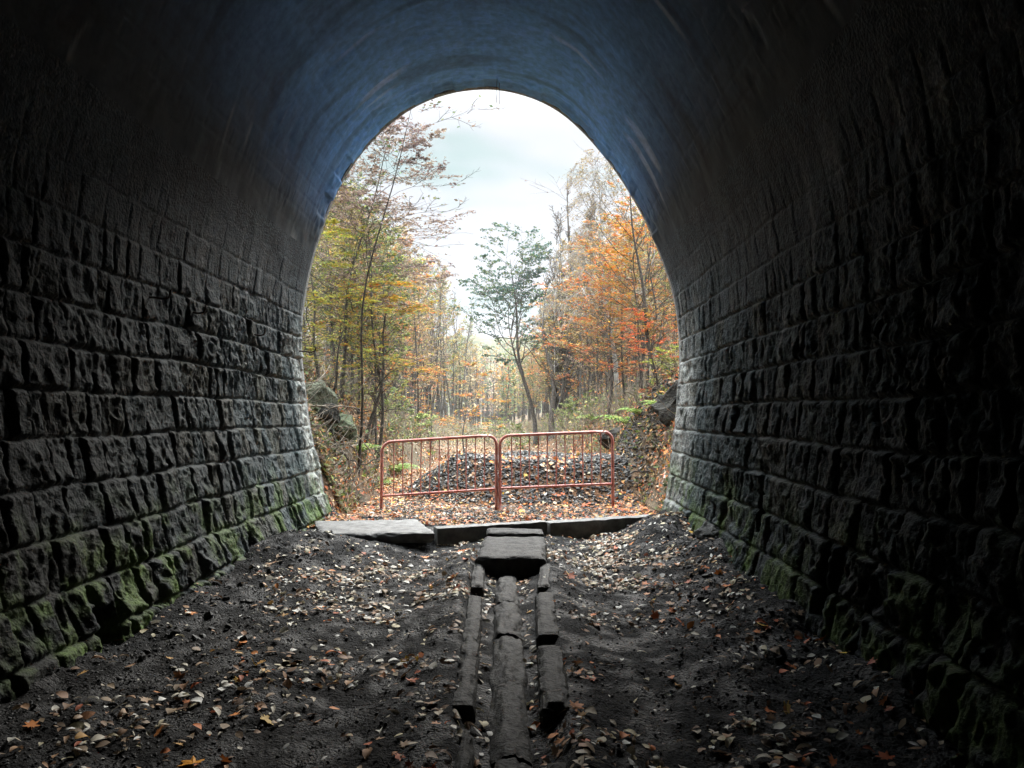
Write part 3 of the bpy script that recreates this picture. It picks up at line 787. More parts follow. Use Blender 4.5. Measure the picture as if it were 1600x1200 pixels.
x = rng.uniform(-3.1, 3.5, n); y = rng.uniform(12.7, 17.6, n)
k = (mound(x, y) > .03) | (rng.random(n) < .03)
x, y = x[k], y[k]
o = stones("ballast_heap", rng, x, y, .035, .105, [(DARK * np.array([1, .93, .86]), 1), (PALE, .03)], "low heap of dark grey track ballast tipped behind the barriers"); o['category'] = "ballast"
n = 3800
x = rng.uniform(-2.6, 2.2, n); y = rng.uniform(10.1, 13.4, n); k = (y > kerb_y(x) + .14) & ~((x < -1.0) & (y < 10.7)); x, y = x[k], y[k]
stones("loose_ballast", rng, x, y, .03, .08, [(DARK, .8), (PALE, .16)], "loose grey stones among leaves between the kerb and barriers")
# scattered leaves lying on the heap
n = 1100
x = rng.uniform(-2.6, 2.6, n); y = rng.uniform(13.2, 17, n); k = mound(x, y) > .1; x, y = x[k], y[k]
k = rng.random(len(x)) < smooth(-.1, .3, fbm(x * 2, y * 2, 3, 431, 2)); 
scatter("leaves_on_ballast", rng, x[k], y[k], .05, .10, [(ORNG, .6), (TAN, .6), (CREAM, .4)], .4, "orange and pale leaves lying on the ballast heap", .5, lambda a, b: HM(a, b) + .05)
# clods and grit in the tunnel
n = 34000
x = rng.uniform(-3.0, 2.3, n); y = 2.5 + rng.random(n) * 8.3
k = (rng.random(n) < .25 + .75 * smooth(.9, 1.7, np.abs(x + .2))) & (np.abs(x - DRX(y)) > .35) & (y < kerb_y(x) - .15)
stones("dirt_clods", rng, x[k], y[k], .006, .034, [(DARK * .42, 1), (DARK * .9, .25), (PALE * .7, .012)], "small black clods and grit on the tunnel floor", H)
n = 150
x = np.concatenate([rng.normal(1.75, .2, n), rng.normal(-2.45, .25, n)]); y = rng.uniform(5, 10.8, 2 * n)
stones("wall_rubble", rng, x, y, .03, .11, [(DARK * .5, 1), (PALE, .05)], "broken grey rubble along the foot of the tunnel walls", H)

# ------------------------------------------------------------------ barriers
def arc_rect(w, h, leg, r, tilt):
    """inverted U with rounded shoulders; tilt = rise of right end"""
    pts = [(0, -leg), (0, h - r)]
    for a in np.linspace(180, 90, 9)[1:-1]: pts.append((r + r * math.cos(R(a)), h - r + r * math.sin(R(a))))
    pts.append((r, h)); pts.append((w - r, h))
    for a in np.linspace(90, 0, 9)[1:-1]: pts.append((w - r + r * math.cos(R(a)), h - r + r * math.sin(R(a))))
    pts += [(w, h - r), (w, -leg)]
    # densify straights
    out = [pts[0]]
    for a, b in zip(pts, pts[1:]):
        n = max(1, int(math.dist(a, b) / .12))
        for i in range(1, n + 1): out.append((a[0] + (b[0] - a[0]) * i / n, a[1] + (b[1] - a[1]) * i / n))
    return np.array([[p[0], 0, p[1] + tilt * p[0] / w] for p in out])
def barrier(px, legl, label, zz=None):
    (u0, t0), (u1, t1), (b0, b1) = px
    Yb = 12.5
    top0, top1 = at(u0, t0, Yb), at(u1, t1, Yb); low0, low1 = at(u0, b0, Yb), at(u1, b1, Yb)
    w = top1[0] - top0[0]; h = ((top0[2] - low0[2]) + (top1[2] - low1[2])) / 2; tilt = low1[2] - low0[2]
    root = empty("crowd_barrier", (low0[0], Yb, low0[2]))
    P = arc_rect(w, h, legl, .155, tilt)
    V, Q = tubes(P[None], np.full((1, len(P)), .025), 14, True)
    mesh_obj("frame", V, Q, M_red, root)
    n = 14; Pl = np.stack([np.linspace(.018, w - .018, n), np.zeros(n), np.linspace(0, tilt, n)], 1)
    V, Q = tubes(Pl[None], np.full((1, n), .020), 12); mesh_obj("bottom_rail", V, Q, M_red, root)
    for i in range(11):
        xx = .025 + (w - .05) * (i + 1.15) / 12.3
        zt = h - .012 - (0 if .155 < xx < w - .155 else .155 - math.sqrt(max(0, .155 ** 2 - (.155 - min(xx, w - xx)) ** 2))) + tilt * xx / w
        zb = tilt * xx / w + .01
        zs = np.linspace(zb, zt, 8)
        Pb = np.stack([np.full(8, xx) + .003 * np.sin(zs * 5 + i), np.full(8, 0), zs], 1)
        V, Q = tubes(Pb[None], np.full((1, 8), .0095), 8); mesh_obj("bar", V, Q, M_red, root)
    root.rotation_euler = (R(-2), 0, 0)
    return tag(root, label, "barrier", "red pedestrian barriers across the tunnel mouth")
barrier(((596, 689), (775, 682), (775, 764)), .34, "left of two faded red tubular barriers, standing in front of the ballast heap edge")
barrier(((781, 682), (957, 673), (763, 756)), .36, "right of two faded red tubular barriers, its top rail slightly higher")

# ------------------------------------------------------------------ ironwork, wires
def hook(u, v, Y, ln, label):
    # x of the wall at this pixel's ray
    p = at(u, v, Y); x = p[0]
    P = np.array([[x - .12, Y, p[2] + .01], [x + .0, Y, p[2]], [x + ln * .6, Y, p[2] - .01], [x + ln, Y, p[2]], [x + ln + .015, Y, p[2] + .03], [x + ln + .02, Y, p[2] + .07]])
    V, Q = tubes(P[None], np.full((1, 6), .010), 8, True)
    tag(mesh_obj("wall_hook", V, Q, M_iron, None), label, "hook", "iron hooks along the left tunnel wall")
def wall_x(z, side=0):
    half = P_s[:len(P_s) // 2] if side == 0 else P_s[len(P_s) // 2:]
    return half[np.argmin(np.abs(half[:, 1] - z)), 0]
for (u, v, lab) in [(474, 549, "iron hook nearest the tunnel mouth, seen against the yellow trees"), (397, 523, "iron hook on the left wall, second from the mouth"), (300, 488, "iron hook on the left wall, third from the mouth"), (243, 465, "iron hook on the left wall, farthest from the mouth")]:
    # intersect ray with the left wall
    Y = 11.0
    for _ in range(8):
        z = at(u, v, Y)[2]; xw = wall_x(z) + .06; Y = xw / (at(u, v, 1.0)[0])
    Y = min(Y, 11.45)
    hook(u, v, Y, .17 if u > 450 else .12, lab)
for i, (u, l) in enumerate([(775.5, .2), (780.5, .22)]):
    p = at(u, 140, YM - .25); n = 6
    P = np.stack([p[0] + .004 * np.sin(np.arange(n) * 1.7 + i), np.full(n, p[1]), p[2] + .14 - np.linspace(0, l + .14, n)], 1)
    V, Q = tubes(P[None], np.full((1, n), .004), 6, True)
    tag(mesh_obj("hanging_wire", V, Q, M_iron, None), ["left of two short wires hanging from the vault at the mouth", "right and slightly longer of two wires hanging from the vault crown"][i], "wire", "two wires hanging from the vault")

# ------------------------------------------------------------------ trees
def nrm(a): return a / (np.linalg.norm(a, axis=-1, keepdims=True) + 1e-9)
DIAM = np.array([[0, -.5, 0], [.30, -.05, .05], [0, .5, 0], [-.30, -.05, .05]]); DQ = np.array([[0, 1, 2, 3]])
def grow(name, seed, Ht=9, r0=.08, lean=(0, 0), wob=.25, c0=.3, nl=26, spread=.28, elev=25, droop=0, conic=.8, subs=6, twigs=5,
         lpt=4, leaf=.09, pal=None, flat=.35, bark=None, seg=14, leafy=1.0, top_spread=.15, patch=0, forks=0, tw=1.0):
    rng = np.random.default_rng(seed)
    t = np.linspace(0, 1, seg)
    ph = rng.uniform(0, 6, 4)
    tx = lean[0] * Ht * t ** 1.4 + wob * (np.sin(t * 4 + ph[0]) - np.sin(ph[0])) + wob * .35 * (np.sin(t * 11 + ph[1]) - np.sin(ph[1]))
    ty = lean[1] * Ht * t ** 1.4 + wob * (np.sin(t * 3.5 + ph[2]) - np.sin(ph[2]))
    T = np.stack([tx, ty, -.25 + (Ht + .25) * t], 1)
    rad = r0 * ((1 - t) ** .85 * .93 + .07); rad[0] *= 1.25
    mbt = MB(); mbt.add(*tubes(T[None], rad[None], 8))
    stems = [T]
    for f in range(forks):
        tt = rng.uniform(.12, .4); a = rng.uniform(0, 6.28); n = 10; s = np.linspace(0, 1, n)
        b = np.array([np.interp(tt, t, T[:, k]) for k in range(3)]); Lf = Ht * (1 - tt) * rng.uniform(.6, .85)
        out = Lf * .22 * (1 - np.exp(-s * 2.5))
        P = np.stack([b[0] + np.cos(a) * out + .1 * wob * np.sin(s * 7 + f), b[1] + np.sin(a) * out, b[2] + Lf * s * .97], 1)
        mbt.add(*tubes(P[None], (np.interp(tt, t, rad) * .7 * ((1 - s) ** .8 * .93 + .05))[None], 6)); stems.append(P)
    # limbs
    h = c0 + (1 - c0) * (np.arange(nl) + rng.random(nl)) / nl
    which = rng.integers(0, len(stems), nl)
    base = np.zeros((nl, 3))
    for i in range(nl):
        S = stems[which[i]]; z = min(-.25 + (Ht + .25) * h[i], S[-1, 2] * .99)
        if z < S[0, 2]: S = T
        base[i] = [np.interp(z, S[:, 2], S[:, 0]), np.interp(z, S[:, 2], S[:, 1]), z]
    az = np.arange(nl) * 2.399 + rng.uniform(-.6, .6, nl)
    shp = np.clip((1 - h) / (1 - c0), 0, 1) ** conic + top_spread
    shp *= np.clip((h - c0) / (1 - c0) * 3 + .55, 0, 1)
    Ll = spread * Ht * shp * rng.uniform(.65, 1.2, nl)
    el = np.radians(elev) + rng.normal(0, .18, nl) + .3 * h
    m = 7; s = np.linspace(0, 1, m)
    d0 = np.stack([np.cos(az) * np.cos(el), np.sin(az) * np.cos(el), np.sin(el)], 1)
    P = base[:, None] + d0[:, None] * (Ll[:, None] * s)[..., None]
    P[..., 2] += -droop * Ll[:, None] * s ** 2 + .10 * Ll[:, None] * np.sin(s * 5 + az[:, None])
    side = np.stack([-np.sin(az), np.cos(az), 0 * az], 1)
    P += side[:, None] * (.10 * Ll[:, None] * np.sin(s * 4 + ph[3] + az[:, None] * 3))[..., None]
    rb = np.interp(h, t, rad) * .42
    mbt.add(*tubes(P, rb[:, None] * (1 - .85 * s)[None], 5))
    # subs
    def children(P, L, k, smin, ratio, wide, upb, mm):
        n = len(P); m = P.shape[1]
        u = (smin + (1 - smin) * (np.arange(k)[None] + rng.random((n, k))) / k)
        f = u * (m - 1); i0 = np.clip(f.astype(int), 0, m - 2); fr = (f - i0)[..., None]
        I = np.arange(n)[:, None]
        b = P[I, i0] * (1 - fr) + P[I, i0 + 1] * fr
        tg = nrm(P[I, i0 + 1] - P[I, i0])
        sg = np.where((np.arange(k)[None] + rng.integers(0, 2, (n, 1))) % 2 == 0, 1, -1)
        sd = nrm(np.cross(tg, np.array([0, 0, 1.])))
        d = nrm(tg + sd * (sg * wide)[..., None] + np.array([0, 0, 1.]) * upb + rng.normal(0, .22, (n, k, 3)))
        Lc = L[:, None] * ratio * (1.15 - .75 * u) * rng.uniform(.6, 1.3, (n, k))
        ss = np.linspace(0, 1, mm)
        C = b[:, :, None] + d[:, :, None] * (Lc[..., None] * ss)[..., None]
        C[..., 2] += -droop * .8 * Lc[..., None] * ss ** 2
        C = C.reshape(n * k, mm, 3); C[:, 1:-1] += rng.normal(0, .03, (n * k, mm - 2, 3)) * Lc.reshape(-1)[:, None, None]
        return C, Lc.reshape(-1)
    S1, L1 = children(P, Ll, subs, .22, .48, .8, .08, 4)
    S2, L2 = children(S1, L1, twigs, .15, .5, .8, .05, 3)
    mbc = MB()
    r1 = np.clip(np.repeat(rb, subs) * .35, .005, .03) * tw
    r2 = np.clip(np.repeat(r1, twigs) * .55, .0035, .012)
    mbc.add(*tubes(S1, r1[:, None] * np.linspace(1, .4, 4)[None], 3)); mbc.add(*tubes(S2, r2[:, None] * np.linspace(1, .4, 3)[None], 3))
    nb = sum(len(q) for q in mbc.Q); nvb = mbc.n
    cols = [np.full((nvb, 3), .1)]
    nlf = 0
    if pal is not None and lpt > 0:
        A = np.concatenate([S2[:, 0], S1[:, 1]]); B = np.concatenate([S2[:, -1], S1[:, -1]])
        keep = rng.random(len(A)) < leafy
        if patch:
            c = (A + B) / 2; keep &= fbm(c[:, 0] * .8 + seed, c[:, 1] * .8, c[:, 2] * 1.0, seed, 2) > (patch - 1) * .5
        A, B = A[keep], B[keep]
        u = rng.random((len(A), lpt, 1)); pos = A[:, None] * (1 - u) + B[:, None] * u
        pos = pos.reshape(-1, 3) + rng.normal(0, leaf * .45, (len(A) * lpt, 3)) * np.array([1, 1, .5])
        n = len(pos); s = leaf * rng.uniform(.6, 1.3, n)
        c = mixpal(rng, n, pal)
        # colour drifts over the tree in patches
        dr_ = fbm(pos[:, 0] * .9, pos[:, 1] * .9, pos[:, 2] * .9 + seed, seed + 3, 2)[:, None]
        c = np.clip(c * (1 + .35 * dr_ * np.array([1, 1.1, .6])), .01, .9)
        V, Q, C = instance(DIAM, DQ, pos, rots(rng, n, flat), s, c)
        mbc.add(V, Q); cols.append(C); nlf = len(Q)
    root = empty(name)
    mbt.build("trunk", bark or M_bark, root)
    d = {}
    V = np.concatenate(mbc.V); Q = np.concatenate(mbc.Q)
    midx = np.zeros(len(Q), dtype=np.int32); midx[nb:] = 1
    mesh_obj("crown", V, Q, [bark or M_bark, M_leaf], root, False, col=np.concatenate(cols), midx=midx)
    return root

G_YEL = np.array([[.45, .31, .04], [.36, .30, .045], [.27, .27, .05], [.45, .22, .04]])
G_LIME = np.array([[.28, .33, .06], [.22, .28, .06], [.42, .40, .08]])
G_GRN = np.array([[.10, .15, .06], [.14, .18, .08], [.17, .17, .09], [.08, .12, .06]])
G_TEAL = np.array([[.05, .10, .085], [.07, .12, .10], [.06, .09, .07]])
G_ORG = np.array([[.56, .18, .035], [.50, .13, .03], [.56, .27, .05], [.42, .11, .035]])
G_RED = np.array([[.52, .09, .04], [.44, .10, .06], [.58, .17, .06]])
G_BRN = np.array([[.19, .13, .12], [.24, .17, .14], [.26, .20, .14], [.15, .12, .105]])
G_TAN = np.array([[.34, .26, .16], [.28, .24, .14], [.38, .26, .10], [.24, .20, .10]])

def plant(root, u, Y, s=1.0, rz=0, dz=0, sz=None):
    """stand a tree in the wood where the photograph's bearing u and distance Y put it"""
    xx = at(u, 650, Y)[0]
    root.location = (xx, Y, float(HM(xx, Y)) + dz - .05); root.rotation_euler = (0, 0, rz); root.scale = (s, s, sz or s)
    return root

SH = dict(seg=12)
# distinct near trees ------------------------------------------------
TOPV = {"brown_leaved_tree": 150, "yellow_green_tree": 330, "grey_green_tree": 255, "golden_maple": 430, "pale_yellow_sapling": 460, "orange_sapling": 565, "orange_bush_tree": 530,
        "dark_green_oak": 352, "forked_dark_tree": 460, "weeping_birch": 235, "red_orange_maple": 360, "orange_maple": 335, "copper_maple": 280, "bare_twiggy_tree": 215,
        "lime_shrub": 535, "red_sapling": 480, "overhanging_branch_tree": 120}
def one(root, u, Y, label, rz=0, s=1, sz=None, cat="tree", group=None):
    k_ = root.name.split('.')[0]
    if k_ in TOPV:
        h0 = max(c[2] for ch in root.children for c in ch.bound_box)
        zt = CAM_Z + (650 - TOPV[k_]) * Y / F_PX
        sz = (zt - float(HM(at(u, 650, Y)[0], Y))) / h0; s = sz ** .5
    plant(root, u, Y, s, rz, sz=sz); return tag(root, label, cat, group)
one(grow("brown_leaved_tree", 1, 10.4, .06, (.13, -.02), .2, .35, 44, .24, 28, .1, .5, 7, 6, 9, .085, [(G_BRN, 1)], .7, leafy=1, tw=1.4, top_spread=.5), 532, 17, "tall leaning tree at the left edge with thin brown purple leaves against the sky")
one(grow("yellow_green_tree", 2, 6.8, .05, (.02, -.03), .2, .12, 40, .34, 14, .05, .5, 7, 6, 6, .08, [(G_LIME, 1), (G_YEL, .7)], .3, top_spread=.3), 500, 15.5, "yellow green young tree close to the left tunnel edge")
one(grow("grey_green_tree", 3, 8.8, .07, (.03, 0), .25, .2, 50, .27, 30, 0, .5, 7, 6, 8, .085, [(G_GRN, 1), (G_LIME, .3)], .6, top_spread=.3), 548, 20, "tall grey green leafy tree behind the yellow one at left")
one(grow("golden_maple", 4, 5.2, .06, (.10, -.05), .15, .2, 20, .42, 8, .02, .4, 6, 5, 7, .10, [(G_YEL, 1), (G_ORG, .3)], .22, patch=.9, top_spread=.25), 570, 17, "golden yellow maple with flat layered sprays above the left bank")
one(grow("pale_yellow_sapling", 5, 4.6, .045, (.02, -.06), .15, .12, 18, .42, 6, 0, .5, 5, 5, 6, .085, [(G_YEL, .8), (G_LIME, 1)], .22, patch=.9, top_spread=.3), 515, 14.4, "small yellow leaved sapling low against the left tunnel edge")
one(grow("orange_sapling", 6, 4.2, .04, (.06, 0), .12, .2, 16, .38, 8, 0, .5, 5, 5, 7, .12, [(G_ORG, .8), (G_YEL, .8)], .25, patch=.9, top_spread=.3), 728, 30, "small bright orange tree standing left of the woodland path")
one(grow("orange_bush_tree", 7, 5.2, .045, (.04, 0), .12, .18, 18, .36, 8, 0, .5, 5, 5, 6, .11, [(G_ORG, 1), (G_YEL, .4), (G_TAN, .4)], .25, patch=.8, top_spread=.3), 672, 27, "rusty orange young tree among thin trunks left of the path")
one(grow("dark_green_oak", 8, 10.7, .13, (-.09, 0), .35, .44, 40, .21, 40, .15, .3, 7, 6, 7, .15, [(G_TEAL, 1), (G_GRN * .8, .7)], 1.2, tw=1.5, leafy=.5, top_spread=.75, forks=1), 836, 38, "dark green leafy tree with a curved trunk standing alone against the sky", rz=.2)
one(grow("bare_poplar", 9, 12.8, .14, (0, 0), .15, .12, 90, .13, 62, -.1, .7, 8, 6, 1, .07, [(G_BRN, 1)], .8, leafy=.5, tw=2.4, forks=6, top_spread=.25), 884, 38, "tall narrow nearly bare tree with upright branches right of the dark green one")
one(grow("bare_poplar", 10, 10.2, .12, (.02, 0), .15, .15, 70, .14, 58, -.1, .7, 7, 6, 1, .07, [(G_TAN, 1)], .8, leafy=.3, tw=2.4, forks=3, top_spread=.25), 866, 42, "shorter nearly bare upright tree directly behind the tall narrow one")
one(grow("forked_dark_tree", 11, 7.4, .15, (.02, 0), .3, .3, 24, .3, 28, 0, .5, 6, 5, 2, .10, [(G_ORG, .5), (G_YEL, .5), (G_TAN, .5)], .4, leafy=.6, forks=2), 862, 33, "dark forked trunk with few orange leaves beside the path")
one(grow("weeping_birch", 12, 10.8, .10, (-.03, 0), .2, .35, 50, .20, 40, .9, .5, 8, 7, 5, .07, [(G_TAN * .8, 1), (G_BRN, .4)], .9, tw=1.5, leafy=.6, top_spread=.5, bark=M_birch), 962, 25, "tall pale tan birch with drooping twigs at upper right")
one(grow("red_orange_maple", 13, 7.0, .06, (-.05, -.02), .2, .25, 34, .28, 10, .05, .45, 7, 5, 7, .085, [(G_RED, .3), (G_ORG, 1), (G_TAN, .7)], .3, patch=.6, top_spread=.4), 945, 22, "red orange maple in flat layers at the right of the wood")
one(grow("orange_maple", 14, 6.7, .06, (-.04, -.03), .2, .2, 40, .32, 8, .02, .45, 7, 6, 7, .085, [(G_ORG, 1), (G_YEL, .5), (G_TAN, .2)], .22, patch=.9, top_spread=.35), 1015, 17.5, "bright orange maple with layered sprays by the right tunnel edge")
one(grow("copper_maple", 15, 8.6, .07, (-.02, 0), .2, .25, 44, .27, 20, .05, .5, 7, 6, 7, .085, [(G_ORG, .6), (G_TAN, .9), (G_YEL, .3)], .4, patch=.6, top_spread=.4), 1000, 20.5, "copper and tan tree rising behind the bright orange maple")
one(grow("bare_twiggy_tree", 16, 9.4, .08, (-.14, -.03), .2, .35, 26, .26, 35, -.1, .4, 6, 5, 1, .08, [(G_BRN, 1)], .7, leafy=.3, top_spread=.5), 1035, 16.5, "thin bare tree reaching over from the right with fine twigs against the sky")
one(grow("lime_shrub", 17, 2.2, .03, (0, 0), .1, .1, 16, .5, 25, .1, .5, 5, 5, 7, .08, [(G_LIME, 1)], .4, top_spread=.4), 1048, 15.5, "lime green bush on the right bank beside the tunnel edge", cat="shrub")
one(grow("red_sapling", 18, 3.4, .035, (-.06, -.05), .1, .1, 18, .42, 10, 0, .5, 5, 5, 5, .085, [(G_RED, 1), (G_ORG, .4)], .3, patch=.6, top_spread=.4), 1030, 15, "low red leaved sapling leaning off the right bank")
one(grow("overhanging_branch_tree", 19, 9.6, .035, (.16, -.12), .2, .5, 18, .2, 5, 0, .4, 5, 5, 1, .09, [(G_BRN, 1), (G_GRN, .5)], .8, tw=1.3, leafy=.7, top_spread=.6), 560, 14.2, "slender tree at left whose bare twig ends reach over the top of the sky gap")

# kinds repeated through the wood --------------------------------------
for _p in (G_YEL, G_LIME, G_ORG, G_RED):
    _p[:] = _p * .86 + _p.mean(1, keepdims=True) * .12
KP = [
 ("thin_brown_tree", dict(Ht=6.8, r0=.045, wob=.15, c0=.25, nl=26, spread=.17, elev=45, conic=.6, subs=5, twigs=4, lpt=3, leaf=.085, pal=[(G_BRN, 1), (G_TAN, .7)], flat=.7, leafy=.6), "thin young tree with sparse brown leaves", "thin brown leaved trees in the thicket"),
 ("thin_tan_tree", dict(Ht=7.6, r0=.055, wob=.2, c0=.3, nl=26, spread=.2, elev=38, conic=.5, subs=5, twigs=4, lpt=4, leaf=.10, pal=[(G_TAN, 1), (G_YEL, .35)], flat=.6, leafy=.7), "slender tree with tan yellow leaves", "slender tan leaved trees in the wood"),
 ("thin_green_tree", dict(Ht=7.2, r0=.055, wob=.2, c0=.25, nl=26, spread=.22, elev=32, conic=.5, subs=5, twigs=4, lpt=5, leaf=.10, pal=[(G_GRN, 1), (G_LIME, .4), (G_TAN, .4)], flat=.6, leafy=.75), "slender tree with dull green leaves", "slender dull green trees in the wood"),
 ("thin_orange_tree", dict(Ht=6.2, r0=.05, wob=.2, c0=.2, nl=24, spread=.28, elev=15, conic=.5, subs=5, twigs=4, lpt=5, leaf=.11, pal=[(G_ORG, 1), (G_YEL, .6), (G_TAN, .3)], flat=.3, leafy=.8, patch=.7), "slender orange leaved tree", "slender orange trees in the wood"),
 ("bare_young_tree", dict(Ht=8.0, r0=.06, wob=.2, c0=.3, nl=24, spread=.16, elev=50, conic=.5, subs=5, twigs=4, lpt=1, leaf=.08, pal=[(G_BRN, 1)], flat=.7, leafy=.3), "slim leafless tree", "bare slim trees in the wood"),
 ("pale_birch", dict(Ht=8.0, r0=.06, wob=.15, c0=.35, nl=22, spread=.17, elev=45, conic=.5, subs=5, twigs=4, lpt=3, leaf=.08, pal=[(G_TAN, 1), (G_LIME, .4)], flat=.7, leafy=.5, bark=M_birch), "slim pale barked tree", "slim pale barked trees in the wood"),
]
protos = []
for i, (nm, kw, lab, grp) in enumerate(KP):
    for v in range(2):
        r_ = grow(nm, 100 + i * 10 + v, **kw); protos.append([r_, lab, grp, False, kw['Ht']])
rng = np.random.default_rng(9)
def place(kind, u, Y, Ht):
    idx = kind * 2 + int(rng.integers(0, 2)); r_, lab, grp, used, h0 = protos[idx]
    if used: o = copy_tree(r_)
    else: o = r_; protos[idx][3] = True
    s = Ht / h0
    plant(o, u, Y, s, rng.uniform(0, 6.28))
    sd_ = "left of the path" if o.location.x < path_c(Y) else "right of the path"
    ds_ = "near the barriers" if Y < 30 else ("mid wood" if Y < 55 else "far back")
    sz_ = "short " if Ht < 5.5 else ("tall " if Ht > 8.5 else "")
    tag(o, sz_ + lab + " " + sd_ + ", " + ds_, "tree", grp)
def top_v(u):     # skyline of the wood read off the photograph (px)
    return np.interp(u, [470, 520, 560, 600, 640, 680, 720, 760, 800, 830, 870, 900, 940, 980, 1060], [300, 280, 300, 330, 380, 395, 425, 500, 535, 520, 440, 390, 340, 330, 330])
cnt = 0
for it in range(2000):
    Y = 17 + 70 * rng.random() ** 1.2
    u = rng.uniform(470, 1068)
    x_ = at(u, 650, Y)[0]
    if abs(x_ - path_c(Y)) < (2.7 if Y < 60 else 1.2): continue
    if Y < 24 and 600 < u < 960: continue
    tv = top_v(u) + rng.uniform(-5, 90)
    z0 = float(HM(x_, Y)); Ht = 1.6 + (650 - tv) * Y / 1203 - z0
    if Ht < 2.5 or Ht > 17: continue
    if u < 600: kind = rng.choice(6, p=[.22, .2, .36, .04, .13, .05])
    elif u < 740: kind = rng.choice(6, p=[.40, .2, .14, .06, .15, .05])
    elif u < 850: kind = rng.choice(6, p=[.1, .32, .30, .05, .18, .05])
    else: kind = rng.choice(6, p=[.18, .26, .1, .22, .16, .08])
    place(kind, u, Y, Ht); cnt += 1
    if cnt >= 230: break

# a far belt of woodland closing the view
def far_wood():
    rng = np.random.default_rng(31); mb = MB(); cols = []
    n = 1700
    Y = rng.uniform(72, 165, n); X = rng.uniform(-60, 45, n)
    keep = (np.abs(X - path_c(Y)) > .9) | (Y > 85)
    X, Y = X[keep], Y[keep]; n = len(X); Ht = rng.uniform(6.5, 11.5, n) * (Y / 110) ; Z = H(X, Y)
    t = np.linspace(0, 1, 4)
    P = np.stack([X[:, None] + rng.normal(0, .25, (n, 4)) * t, Y[:, None] + 0 * t, Z[:, None] + Ht[:, None] * t * .95], -1)
    V, Q = tubes(P, np.linspace(.11, .03, 4)[None] * np.ones((n, 1)), 3); mb.add(V, Q); nb = sum(len(q) for q in mb.Q)
    cols.append(np.full((len(V), 3), .08))
    k = 75
    u = rng.random((n, k)) ** .8; h = Z[:, None] + Ht[:, None] * (.2 + .8 * u)
    rr = Ht[:, None] * .13 * (1.1 - u) ** .5; a = rng.uniform(0, 6.28, (n, k)); q = np.sqrt(rng.random((n, k)))
    pos = np.stack([X[:, None] + np.cos(a) * rr * q, Y[:, None] + np.sin(a) * rr * q, h], -1).reshape(-1, 3)
    base = mixpal(rng, n, [(G_TAN, 1), (G_GRN, .9), (G_BRN, .5), (G_ORG, .3), (G_YEL, .2)])
    c = np.repeat(base, k, 0) * rng.uniform(.7, 1.2, (n * k, 1))
    V, Q, C = instance(DIAM, DQ, pos, rots(rng, n * k, .8), rng.uniform(.25, .55, n * k), c)
    mb.add(V, Q); cols.append(C)
    Q = np.concatenate(mb.Q); mi = np.zeros(len(Q)); mi[nb:] = 1
    o = mesh_obj("far_woodland", np.concatenate(mb.V), Q, [M_bark, M_leaf], None, False, col=np.concatenate(cols), midx=mi)
    tag(o, "distant mass of grey green and brown woodland closing the path", "woodland", kind="stuff")
far_wood()

# undergrowth ----------------------------------------------------------
def undergrowth():
    rng = np.random.default_rng(41); n = 90000
    Y = 11.85 + 50 * rng.random(n) ** 1.7; side = rng.random(n) < .5
    off = np.abs(rng.normal(0, 2.2, n)) + .1
    X = path_c(Y) + np.where(side, -(2.3 + off), 2.3 + off)
    far_ = (rng.random(n) < smooth(34, 46, Y) * .55); X = np.where(far_, path_c(Y) + rng.uniform(-3.2, 3.2, n), X)
    Z = HM(X, Y)
    dens = fbm(X * .8, Y * .8, 3, 451, 3)
    keep = (rng.random(n) < smooth(-.35, .2, dens + .25 * smooth(15, 12, Y)) * (.5 + .5 * smooth(13.5, 17, Y))) & (Y > 11.8)
    X, Y, Z = X[keep], Y[keep], Z[keep]; n = len(X)
    hgt = rng.random(n) ** 1.7 * .75 * (.35 + .65 * smooth(13.5, 18, Y)) * (.5 + smooth(-.2, .4, fbm(X * .6, Y * .6, 3, 452, 3)))
    pos = np.stack([X, Y, Z + hgt], 1)
    pal = [(G_GRN, 1.1), (G_LIME, .45), (G_TAN, .8), (G_BRN, .5), (G_ORG, .2)]
    mb = MB(); cols = []
    ns = 6000; k = rng.integers(0, n, ns); b = np.stack([X[k], Y[k], Z[k] - .05], 1); tip = b + np.stack([rng.normal(0, .25, ns), rng.normal(0, .25, ns), rng.uniform(.2, 1.3, ns) * (.35 + .65 * smooth(13.5, 18, Y[k]))], 1)
    mid = (b + tip) / 2 + rng.normal(0, .06, (ns, 3))
    V, Q = tubes(np.stack([b, mid, tip], 1), np.array([[.008, .006, .003]]) * np.ones((ns, 1)), 3); mb.add(V, Q); nb = sum(len(q) for q in mb.Q); cols.append(np.full((len(V), 3), .1))
    V, Q, C = instance(DIAM, DQ, pos, rots(rng, n, .7), rng.uniform(.05, .13, n), mixpal(rng, n, pal)); mb.add(V, Q); cols.append(C)
    Q = np.concatenate(mb.Q); mi = np.zeros(len(Q)); mi[nb:] = 1
    o = mesh_obj("undergrowth", np.concatenate(mb.V), Q, [M_dead, M_leaf], None, False, col=np.concatenate(cols), midx=mi)
    tag(o, "low green and brown undergrowth along both banks of the cutting", "undergrowth", kind="stuff")
undergrowth()

